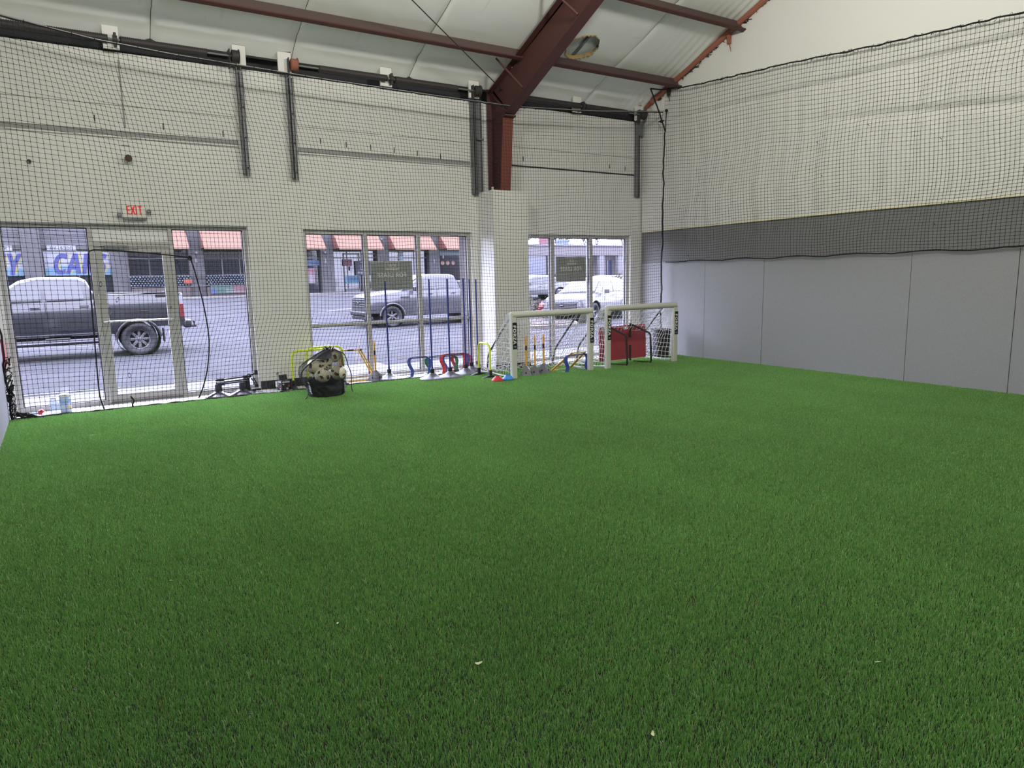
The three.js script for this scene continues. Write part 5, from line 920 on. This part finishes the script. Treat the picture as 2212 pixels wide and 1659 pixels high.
// black box with a bottle, tub, cap, blue wedge
{
  const printed = canvas(256, 256, (c, W, H) => { c.fillStyle = '#141519'; c.fillRect(0, 0, W, H); c.fillStyle = '#c9c9c9'; for (const [x, y, w, h] of [[20, 20, 200, 36], [24, 84, 40, 30], [120, 190, 52, 46]]) { c.fillRect(x, y, w, h); } c.fillStyle = '#141519'; for (let x = 30; x < 210; x += 22) c.fillRect(x, 28, 8, 20); c.fillRect(136, 200, 20, 24); c.fillStyle = '#a3222f'; c.beginPath(); c.arc(200, 150, 30, 0, 7); c.fill(); });
  const t = thing('carton', 'black printed carton with its lid open on the strip by the wall', 'carton', [2.46, -0.02, -10.50], 0.25);
  obj('box', rbox(0.15, 0.15, 0.13, 0.004, 0, 0.075, 0), new THREE.MeshStandardMaterial({ map: printed, roughness: 0.5 }), t);
  obj('flap', box(0.13, 0.085, 0.004).rotateX(-0.3).translate(0.012, 0.185, -0.05), M.black, t);
  const b = thing('bottle', 'clear plastic bottle with a grey cap standing behind the black carton', 'bottle', [2.385, -0.02, -10.575]);
  obj('bottle', lathe([[0, 0], [0.034, 0], [0.036, 0.01], [0.036, 0.17], [0.03, 0.2], [0.017, 0.225], [0.017, 0.24], [0, 0.24]], 22), new THREE.MeshPhysicalMaterial({ color: 0xf2f5f5, roughness: 0.1, transmission: 0.85, thickness: 0, ior: 1.4 }), b);
  obj('cap', lathe([[0, 0.235], [0.021, 0.235], [0.021, 0.262], [0, 0.264]], 18), M.galv, b); obj('label', lathe([[0.0365, 0.05], [0.0365, 0.13]], 22), M.white, b);
  const w = thing('wipes_tub', 'pale blue and white tub on the strip left of the glass door', 'tub', [-0.335, -0.02, -10.53]);
  obj('tub', lathe([[0, 0], [0.058, 0], [0.062, 0.01], [0.064, 0.19], [0.06, 0.2], [0, 0.2]], 28), mat(lin(0.42, 0.55, 0.72), 0.35), w); obj('lid', lathe([[0, 0.20], [0.066, 0.2], [0.066, 0.225], [0.05, 0.24], [0, 0.24]], 28), M.white, w);
  obj('label', lathe([[0.0648, 0.03], [0.0652, 0.15]], 28), new THREE.MeshStandardMaterial({ map: canvas(256, 64, (c, W, H) => { c.fillStyle = '#b9c9dd'; c.fillRect(0, 0, W, H); c.fillStyle = '#7f9fca'; c.fillRect(0, 0, W, 16); c.fillStyle = '#e2b64e'; for (const x of [20, 148]) c.fillRect(x, 34, 26, 24); }), roughness: 0.4, side: THREE.DoubleSide }), w);
  const v = thing('clear_jug', 'clear plastic container beside the pale blue tub', 'container', [-0.46, -0.02, -10.56]);
  obj('body', lathe([[0, 0], [0.05, 0], [0.055, 0.01], [0.05, 0.13], [0.035, 0.17], [0.035, 0.19], [0.0, 0.19]], 24), new THREE.MeshPhysicalMaterial({ color: 0xe8eef8, roughness: 0.15, transmission: 0.8, thickness: 0, ior: 1.4 }), v); obj('lid', lathe([[0, 0.185], [0.038, 0.185], [0.038, 0.2], [0, 0.202]], 20), M.white, v);
  const c = thing('bottle_cap', 'small red cap lying on the strip left of the tub', 'cap', [-0.60, -0.02, -10.55], 0.3); obj('cap', lathe([[0, 0], [0.035, 0], [0.037, 0.004], [0.03, 0.04], [0, 0.042]], 20).rotateZ(0.5).translate(0, 0.016, 0), M.redPlastic, c);
  const s = thing('squeegee', 'pale blue squeegee lying on the strip in the left corner', 'squeegee', [-0.72, -0.02, -10.58], 0.5); obj('blade', rbox(0.20, 0.02, 0.04, 0.006, 0, 0.012, 0), mat(lin(0.25, 0.50, 0.72), 0.5), s); obj('handle', bar(V(0, 0.014, 0), V(0.12, 0.014, 0.05), 0.01, 8), M.paleBlue, s);
}
// ---------- storefronts across the car park ----------
{
  const Z = -43, t = thing('storefront_building', 'long dark storefront building across the car park with stone columns and orange awnings', 'building', [0, 0, Z]);
  const pier = [-13.3, -9.5, -5.75, -1.99, 1.88, 5.68, 9.45, 13.22, 16.95, 20.65];
  obj('wall', [span(-18, 24.2, 3.5, 6.6, -0.6, -0.25), span(-18, 24.2, 0.6, 6.6, -6, -5.6), span(24.0, 24.3, 0.6, 6.6, -6, -0.2)], O.wallDark, t);
  for (const x of pier) obj('stone_column', rbox(0.82, 5.9, 0.7, 0.03, x, 3.6, -0.2), O.stone, t);
  for (let i = 0; i + 1 < pier.length; i++) {
    const a = pier[i] + 0.41, b = pier[i + 1] - 0.41;
    if (i < 4) { for (let k = 0; k < 9; k++) obj('siding_board', box(b - a, 0.17, 0.05, (a + b) / 2, 3.62 + k * 0.19, -0.2).rotateX(0.0), k % 3 ? O.siding : O.wallDark, t); obj('shop_window', box(b - a, 2.55, 0.04, (a + b) / 2, 2.2, -0.3), O.darkGlass, t); obj('window_bar', [box(b - a, 0.06, 0.06, (a + b) / 2, 2.82, -0.27), box(b - a, 0.06, 0.06, (a + b) / 2, 2.2, -0.27), box(0.06, 2.6, 0.06, (a + b) / 2, 2.2, -0.27)], O.frame, t); continue; }
    obj('shop_window', box(b - a, 2.7, 0.04, (a + b) / 2, 2.25, -0.3), O.darkGlass, t);
    for (const f of [0.34, 0.67]) obj('window_bar', box(0.06, 2.7, 0.06, a + (b - a) * f, 2.25, -0.27), O.frame, t);
    obj('window_bar', box(b - a, 0.07, 0.06, (a + b) / 2, 3.05, -0.27), O.frame, t);
  }
  const awn = [[2.25, 5.2], [5.95, 8.95], [9.75, 12.8], [13.6, 16.5], [17.28, 20.2], [20.97, 24.0]];
  for (const [a, b] of awn) {
    const w = obj('awning', grid(8, 4, (u, v) => V(a + (b - a) * u, 3.58 + 1.45 * v, 1.45 - 1.6 * v)), O.orangeTop ??= mat(ol(0.135, 0.066, 0.034), 0.85, 0, { side: THREE.DoubleSide }), t);
    for (const x of [a, b]) obj('awning_end', prism([[1.45, 3.58], [-0.15, 3.58], [-0.15, 5.03]], 0.02).rotateY(-Math.PI / 2).translate(x, 0, 0), O.orangeSide, w);
    obj('valance', box(b - a, 0.10, 0.03, (a + b) / 2, 3.55, 1.45), O.orange, w);
  }
  obj('parapet', rbox(42.4, 0.25, 0.6, 0.03, 3.1, 6.6, -0.4), O.siding, t);
  // entrance doors and details on the glass
  for (const x of [14.9, 16.1]) obj('entrance_door', [box(0.06, 2.5, 0.08, x - 0.5, 2.1, -0.25), box(0.06, 2.5, 0.08, x + 0.5, 2.1, -0.25), box(1.0, 0.08, 0.08, x, 3.3, -0.25), box(1.0, 0.2, 0.08, x, 0.98, -0.25)], O.frame, t);
  obj('brick_plinth', [span(2.3, 5.25, 0.75, 1.42, -0.25, 0.35), span(6.1, 9.0, 0.75, 1.42, -0.25, 0.35)], O.brick, t);
  for (const [x, y] of [[5.70, 3.33], [13.1, 3.35], [16.85, 4.2]]) obj('wall_lamp', new THREE.SphereGeometry(0.09, 12, 8).translate(x, y, 0.2), O.white, t);
  for (const [x, y] of [[5.66, 2.9], [13.1, 2.85], [20.6, 2.8], [21.3, 3.1]]) obj('number_plate', box(0.09, 0.26, 0.02, x, y, 0.17), O.white, t);
  obj('lit_transom', [box(1.9, 0.34, 0.03, 22.1, 3.36, -0.22), box(1.2, 0.34, 0.03, 23.8, 3.36, -0.22)], O.cyan = mat(ol(0.10, 0.17, 0.18), 0.5), t);
  obj('lit_transom', box(0.3, 0.95, 0.03, 18.35, 3.0, -0.22), O.cyan, t);
  // patio rail of round discs with small lamps
  const disc = new THREE.SphereGeometry(0.062, 8, 6), list = [];
  for (let r = 0; r < 5; r++) for (let x = 2.3 + (r % 2) * 0.075; x < 8.9; x += 0.15) if (x < 5.25 || x > 6.1) list.push([x, 1.56 + r * 0.115]);
  const im = new THREE.InstancedMesh(disc, O.ball, list.length), m = new THREE.Matrix4(); im.name = 'patio_rail_discs'; im.userData.kind = 'stuff'; im.castShadow = im.receiveShadow = true;
  list.forEach(([x, y], i) => im.setMatrixAt(i, m.makeTranslation(x, y, 0.35))); t.add(im);
  obj('rail_bar', [box(6.6, 0.04, 0.05, 5.6, 1.48, 0.35), box(6.6, 0.04, 0.05, 5.6, 2.09, 0.35)], O.frame, t);
  for (const [x, y] of [[2.75, 2.0], [4.1, 1.62], [6.85, 1.86], [7.4, 1.78], [6.3, 1.62]]) obj('patio_lamp', new THREE.SphereGeometry(0.045, 10, 8).translate(x, y, 0.42), O.warm ??= mat(ol(0.16, 0.12, 0.08), 0.6), t);
}
struct('sidewalk', [rbox(46, 0.42, 2.6, 0.03, 3, 0.67, -41.95)], O.kerb);
const signMat = (w, h, draw) => new THREE.MeshStandardMaterial({ map: canvas(w, h, draw), roughness: 0.8, color: ol(0.2, 0.2, 0.2) });
function sign(name, label, category, x, y, z, w, h, draw, px = 512) { const s = thing(name, label, category, [x, y, z]); obj('panel', box(w, h, 0.03), O.frame, s); obj('printed_face', box(w - 0.01, h - 0.01, 0.004, 0, 0, 0.018), signMat(px, Math.max(32, Math.round(px * h / w)), draw), s); return s; }
const bigType = (str, ax) => (c, W, H) => { c.fillStyle = '#eef2fa'; c.fillRect(0, 0, W, H); c.fillStyle = '#8fd0ee'; c.beginPath(); c.moveTo(0, H); c.lineTo(0, H * 0.7); c.quadraticCurveTo(W * 0.5, H * 0.45, W, H * 0.72); c.lineTo(W, H); c.fill(); c.font = `bold italic ${H * 0.8}px sans-serif`; c.textBaseline = 'middle'; c.textAlign = ax; const x = ax === 'center' ? W / 2 : W * 0.93; c.save(); c.scale(1, 1.42); c.fillStyle = '#f2e679'; c.fillText(str, x + H * 0.09, H * 0.375, W * 0.84); c.fillStyle = '#2f45c4'; c.lineWidth = H * 0.04; c.strokeStyle = '#2f45c4'; c.fillText(str, x, H * 0.375, W * 0.84); c.strokeText(str, x, H * 0.375, W * 0.84); c.restore(); c.strokeStyle = '#585e72'; c.lineWidth = H * 0.03; c.beginPath(); c.moveTo(0, H * 0.5); c.lineTo(W, H * 0.5); c.stroke(); };
sign('window_banner', 'white shop banner with big blue letters reading cars, above the pickup truck', 'banner', -0.04, 2.80, -43.2, 2.98, 1.24, bigType('CARS', 'center'), 768);
sign('window_banner', 'white shop banner with big blue letters of buy at the left window edge', 'banner', -3.87, 2.80, -43.2, 2.9, 1.24, bigType('BUY', 'right'), 768);
sign('letter_board', 'white letter board reading by $300 over the cars banner', 'sign', -0.70, 3.60, -43.12, 1.28, 0.26, (c, W, H) => { c.fillStyle = '#f4f5fb'; c.fillRect(0, 0, W, H); c.fillStyle = '#343a58'; c.font = `bold ${H * 0.92}px monospace`; c.textAlign = 'center'; c.textBaseline = 'middle'; c.fillText('BY $300', W / 2, H * 0.55, W * 0.96); });
sign('letter_board', 'white letter board reading offer over the buy banner at the left edge', 'sign', -3.36, 3.58, -43.12, 1.14, 0.26, (c, W, H) => { c.fillStyle = '#f4f5fb'; c.fillRect(0, 0, W, H); c.fillStyle = '#343a58'; c.font = `bold ${H * 0.92}px monospace`; c.textAlign = 'center'; c.textBaseline = 'middle'; c.fillText('OFFER', W / 2, H * 0.55, W * 0.96); });
sign('notice', 'small plain orange notice hung on the patio rail', 'sign', 5.10, 1.74, -42.55, 0.42, 0.25, (c, W, H) => { c.fillStyle = '#ff5a2a'; c.fillRect(0, 0, W, H); }, 64);
sign('rail_banner', 'green and red banner low on the patio wall', 'banner', 7.25, 1.24, -42.6, 2.0, 0.44, (c, W, H) => { c.fillStyle = '#4c8f7c'; c.fillRect(0, 0, W, H); c.fillStyle = '#5a78c8'; c.fillRect(0, H * 0.4, W * 0.16, H); c.fillStyle = '#a85a66'; c.fillRect(W * 0.62, 0, W, H); c.fillStyle = '#e8e8ea'; for (const y of [0.46, 0.74]) for (let x = 0.4; x < 0.95; x += 0.045) c.fillRect(W * x, H * y, W * 0.028, H * 0.14); }, 256);
sign('window_poster', 'pale pink poster on the shop glass at the left of the middle window', 'poster', 12.25, 1.95, -43.2, 0.42, 0.95, (c, W, H) => { c.fillStyle = '#f6dfea'; c.fillRect(0, 0, W, H); c.fillStyle = '#f0a9bd'; c.fillRect(0, 0, W, H * 0.36); }, 64);
sign('window_poster', 'blue sticker strip on the shop glass above the pale pink poster', 'poster', 12.5, 2.75, -43.2, 0.95, 0.34, (c, W, H) => { c.fillStyle = '#86b8e8'; c.fillRect(0, 0, W, H); c.fillStyle = '#5273b0'; c.fillRect(W * 0.1, H * 0.4, W * 0.8, H * 0.2); }, 128);
sign('window_poster', 'dark red poster on the shop door glass', 'poster', 14.62, 2.75, -43.18, 0.6, 0.42, (c, W, H) => { c.fillStyle = '#8d4652'; c.fillRect(0, 0, W, H); }, 64);
sign('notice', 'small white paper taped to the shop door', 'sign', 14.85, 2.38, -43.15, 0.22, 0.28, (c, W, H) => { c.fillStyle = '#f4f6fb'; c.fillRect(0, 0, W, H); }, 64);
sign('window_poster', 'teal furniture poster low on the shop glass', 'poster', 14.85, 1.65, -43.18, 0.9, 0.5, (c, W, H) => { c.fillStyle = '#3f7fae'; c.fillRect(0, 0, W, H); c.fillStyle = '#86cfe6'; c.fillRect(0, 0, W * 0.12, H); c.fillRect(0, H * 0.8, W, H * 0.2); }, 128);
sign('door_logo', 'white round-cornered logo with the word dogtopia on the shop glass beside the mullion', 'sign', 15.62, 2.38, -43.15, 1.0, 0.9, (c, W, H) => { c.fillStyle = '#3a3d52'; c.fillRect(0, 0, W, H); c.strokeStyle = '#f4f6ff'; c.lineWidth = W * 0.035; c.beginPath(); c.moveTo(W * 0.3, H * 0.08); c.lineTo(W * 0.55, H * 0.08); c.quadraticCurveTo(W * 0.72, H * 0.08, W * 0.72, H * 0.32); c.quadraticCurveTo(W * 0.72, H * 0.58, W * 0.52, H * 0.58); c.lineTo(W * 0.32, H * 0.58); c.lineTo(W * 0.32, H * 0.2); c.stroke(); c.fillStyle = '#f4f6ff'; c.font = `bold ${H * 0.3}px sans-serif`; c.textAlign = 'center'; c.textBaseline = 'middle'; c.fillText('b', W * 0.5, H * 0.34); c.font = `bold ${H * 0.2}px sans-serif`; c.fillText('dogtopia', W * 0.5, H * 0.8, W * 0.96); }, 256);
{
  const s = thing('round_sign_row', 'row of three round orange signs over a shop door in the middle window', 'sign', [21.76, 2.67, -43.1]);
  for (const x of [-0.40, 0, 0.42]) { const d = obj('disc', new THREE.CylinderGeometry(0.135, 0.135, 0.04, 24).rotateX(Math.PI / 2).translate(x, 0, 0), mat(ol(0.17, 0.085, 0.05), 0.6), s); obj('stem', box(0.03, 0.07, 0.03, x, 0.15, 0), O.orange, d); }
}
// open flag on a pole beside the lease sign
{ const s = thing('feather_flag', 'narrow red, white and blue flag standing left of the lease placard', 'flag', [16.1, 0.88, -41.6]); obj('pole', bar(V(0, 0, 0), V(0, 1.95, 0), 0.02), O.frame, s); obj('cloth', box(0.16, 1.7, 0.015, 0.09, 1.05, 0), signMat(64, 512, (c, W, H) => { c.fillStyle = '#d5dcf2'; c.fillRect(0, 0, W, H); c.fillStyle = '#a04a72'; c.fillRect(0, 0, W, H * 0.14); c.fillStyle = '#4a62b6'; c.fillRect(0, H * 0.14, W, H * 0.08); c.fillRect(W * 0.2, H * 0.26, W * 0.6, H * 0.5); }), s); }

// low pale shops seen through the right window
{
  const t = thing('far_shops', 'low pale pink shop row far beyond the right window with a white fascia', 'building', [0, 0, -75]);
  const pink = mat(ol(0.125, 0.112, 0.115), 0.85), pale = mat(ol(0.15, 0.148, 0.15), 0.85), navy = mat(ol(0.035, 0.042, 0.075), 0.2);
  obj('fascia', rbox(48, 1.25, 0.5, 0.03, 70, 4.95, 0.2), pink, t); obj('roof_edge', rbox(48, 0.22, 0.7, 0.03, 70, 5.66, 0.25), pale, t); obj('wall', span(46, 94, 0.6, 4.4, -1.2, -0.9), pink, t);
  for (const [a, b] of [[46.5, 52.3], [53, 59.6]]) obj('shop_window', box(b - a, 2.5, 0.1, (a + b) / 2, 3.1, 0.05), navy, t);
  for (const x of [60.2, 63.6, 67, 70.4, 73.8]) { obj('shop_window', box(0.9, 2.2, 0.1, x + 0.3, 2.6, -0.8), navy, t); obj('pillar', rbox(0.9, 3.6, 0.6, 0.03, x + 1.4, 2.5, 0.1), pale, t); }
  const s = sign('shop_sign', 'pale sign with slanted blue letters on the roof of the far pink shops', 'sign', 54.9, 6.07, -74.75, 2.1, 0.62, (c, W, H) => { c.fillStyle = '#e6eefb'; c.fillRect(0, 0, W, H); c.fillStyle = '#3f9fd8'; c.font = `italic bold ${H * 0.95}px sans-serif`; c.textAlign = 'center'; c.textBaseline = 'middle'; c.fillText('ROTSY', W / 2, H * 0.54, W * 0.9); });
  sign('shop_sign', 'plain pinkish red sign above the far pink shops, left of the blue lettered one', 'sign', 51.9, 6.36, -74.75, 1.6, 1.2, (c, W, H) => { c.fillStyle = '#f08fa5'; c.fillRect(0, 0, W, H); }, 64);
}
// bare winter trees behind them
function bareTree(label, x, z, h, spread, s0, m) {
  const t = thing('bare_tree', label, 'tree', [x, lotY(z), z]); seed = s0;
  const tr = { p: [], n: [], i: [] }, br = { p: [], n: [], i: [] };
  const grow = (p, d, len, r, k) => { const q = p.clone().addScaledVector(d, len); strand(k > 2 ? tr : br, [p, p.clone().lerp(q, 0.5).add(V(rr(-0.04, 0.04) * len, 0, rr(-0.04, 0.04) * len)), q], r, 4); if (!k) return; for (let i = 0; i < 3; i++) grow(p.clone().lerp(q, rr(0.6, 1)), d.clone().add(V(rr(-spread, spread), rr(-0.1, 0.5), rr(-spread, spread))).normalize(), len * rr(0.6, 0.82), r * 0.62, k - 1); };
  grow(V(0, 0, 0), V(0, 1, 0), h * 0.32, h * 0.02, 5);
  obj('trunk', fromAcc(tr), m, t); obj('twigs', fromAcc(br), m, t);
}
const barkFar = mat(ol(0.085, 0.082, 0.095), 0.9), barkNear = mat(ol(0.075, 0.055, 0.03), 0.9);
[[52, -88], [57, -90], [62, -86], [66, -91], [71, -88], [76, -86], [81, -90]].forEach(([x, z], i) => bareTree(['leftmost', 'second', 'third', 'fourth', 'fifth', 'sixth', 'rightmost'][i] + ' of the bare grey winter trees behind the far shops', x, z, 10 + (i % 3), 0.8, 100 + i * 13, barkFar));
bareTree('bare yellowish bush growing behind the white crossover car', 19.7, -23.0, 2.3, 0.75, 61, barkNear);

// planted island with a red hydrant
{
  const isl = shape([[13.0, 19.2], [13.6, 18.9], [14.6, 19.2], [15.9, 21.2], [16.8, 23.2], [15.5, 24.5], [13.6, 23.0], [13.0, 21]]);
  const t = thing('planted_island', 'mulched car park island with a pale kerb around the red hydrant', 'island', [0, -0.15, 0]);
  obj('kerb', new THREE.ExtrudeGeometry(isl, { depth: 0.10, bevelEnabled: true, bevelSize: 0.16, bevelThickness: 0.03, bevelSegments: 2 }).rotateX(-Math.PI / 2), mat(ol(0.13, 0.12, 0.105), 0.85), t);
  obj('mulch', new THREE.ExtrudeGeometry(isl, { depth: 0.03, bevelEnabled: false }).rotateX(-Math.PI / 2).translate(0, 0.125, 0), mat(ol(0.035, 0.026, 0.022), 0.95), t);
  const h = thing('fire_hydrant', 'red fire hydrant on the mulched island outside the right window', 'hydrant', [15.29, -0.02, -22.2]);
  const red = mat(ol(0.20, 0.022, 0.03), 0.45);
  obj('barrel', lathe([[0, 0], [0.17, 0], [0.17, 0.05], [0.115, 0.07], [0.11, 0.40], [0.15, 0.41], [0.15, 0.455], [0.125, 0.47], [0, 0.47]], 28), red, h);
  obj('bonnet', lathe([[0.125, 0.46], [0.12, 0.52], [0.09, 0.575], [0.04, 0.60], [0.035, 0.645], [0, 0.65]], 28), mat(ol(0.24, 0.07, 0.06), 0.5), h);
  for (const [x, z] of [[1, 0], [-1, 0], [0, 1]]) obj('outlet_cap', new THREE.CylinderGeometry(0.055, 0.065, 0.09, 16).rotateX(Math.PI / 2).rotateY(Math.atan2(x, z)).translate(x * 0.145, 0.34, z * 0.145), red, h);
  const fb = obj('flange_bolts', Array.from({ length: 8 }, (_, i) => new THREE.CylinderGeometry(0.016, 0.016, 0.03, 6).translate(0.135 * Math.cos(i * 0.785), 0.065, 0.135 * Math.sin(i * 0.785))), O.trim, h); fb.userData.kind = 'stuff';
  const shrub = (l, x, z, w, hh, c, s0) => { const s = thing('shrub', l, 'shrub', [x, -0.02, z]); seed = s0; const P = [], I = []; for (let i = 0; i < 1600; i++) { const a = rr(0, 6.28), e = rr(0, 1.57), r = 0.6 + 0.4 * rnd(), p = V(Math.cos(a) * Math.cos(e) * w * r, Math.sin(e) * hh * r + 0.05, Math.sin(a) * Math.cos(e) * w * r), d = V(rr(-1, 1), rr(0, 1.4), rr(-1, 1)).normalize().multiplyScalar(0.09), q = V(rr(-1, 1), rr(-1, 1), rr(-1, 1)).normalize().multiplyScalar(0.016), o = P.length / 3; P.push(p.x - q.x, p.y - q.y, p.z - q.z, p.x + q.x, p.y + q.y, p.z + q.z, p.x + d.x, p.y + d.y, p.z + d.z); I.push(o, o + 1, o + 2); } const g = new THREE.BufferGeometry(); g.setAttribute('position', new THREE.Float32BufferAttribute(P, 3)); g.setIndex(I); g.computeVertexNormals(); const lf = obj('leaves', g, mat(c, 0.8, 0, { side: THREE.DoubleSide }), s); lf.userData.kind = 'stuff'; const st = { p: [], n: [], i: [] }; for (let i = 0; i < 12; i++) strand(st, [V(0, 0, 0), V(rr(-w, w) * 0.6, hh * rr(0.5, 0.8), rr(-w, w) * 0.6)], 0.01, 4); obj('stems', fromAcc(st), barkNear, s); };
  shrub('yellow-green shrub on the island left of the red hydrant', 14.95, -22.9, 0.5, 1.0, ol(0.10, 0.095, 0.045), 31);
  shrub('grey-green low shrub on the island right of the red hydrant', 15.9, -22.6, 0.4, 0.5, ol(0.07, 0.075, 0.055), 37);
  shrub('small reddish shrub on the island beside the white crossover', 16.1, -23.6, 0.3, 0.6, ol(0.11, 0.075, 0.06), 41);
}

// outside skin of the hall, towards the car park
struct('wall_front_outside', [span(-9, 22, 2.45, 5.1, -11.35, -11.05), span(-9, -1.15, -0.3, 2.45, -11.3, -11.05), span(10.15, 22, -0.3, 2.45, -11.3, -11.05), span(2.2, 2.95, -0.1, 2.45, -11.3, -11.05), span(5.95, 6.68, -0.1, 2.45, -11.3, -11.05)], mat(ol(0.06, 0.05, 0.045), 0.85));
renderer.render(scene, camera);
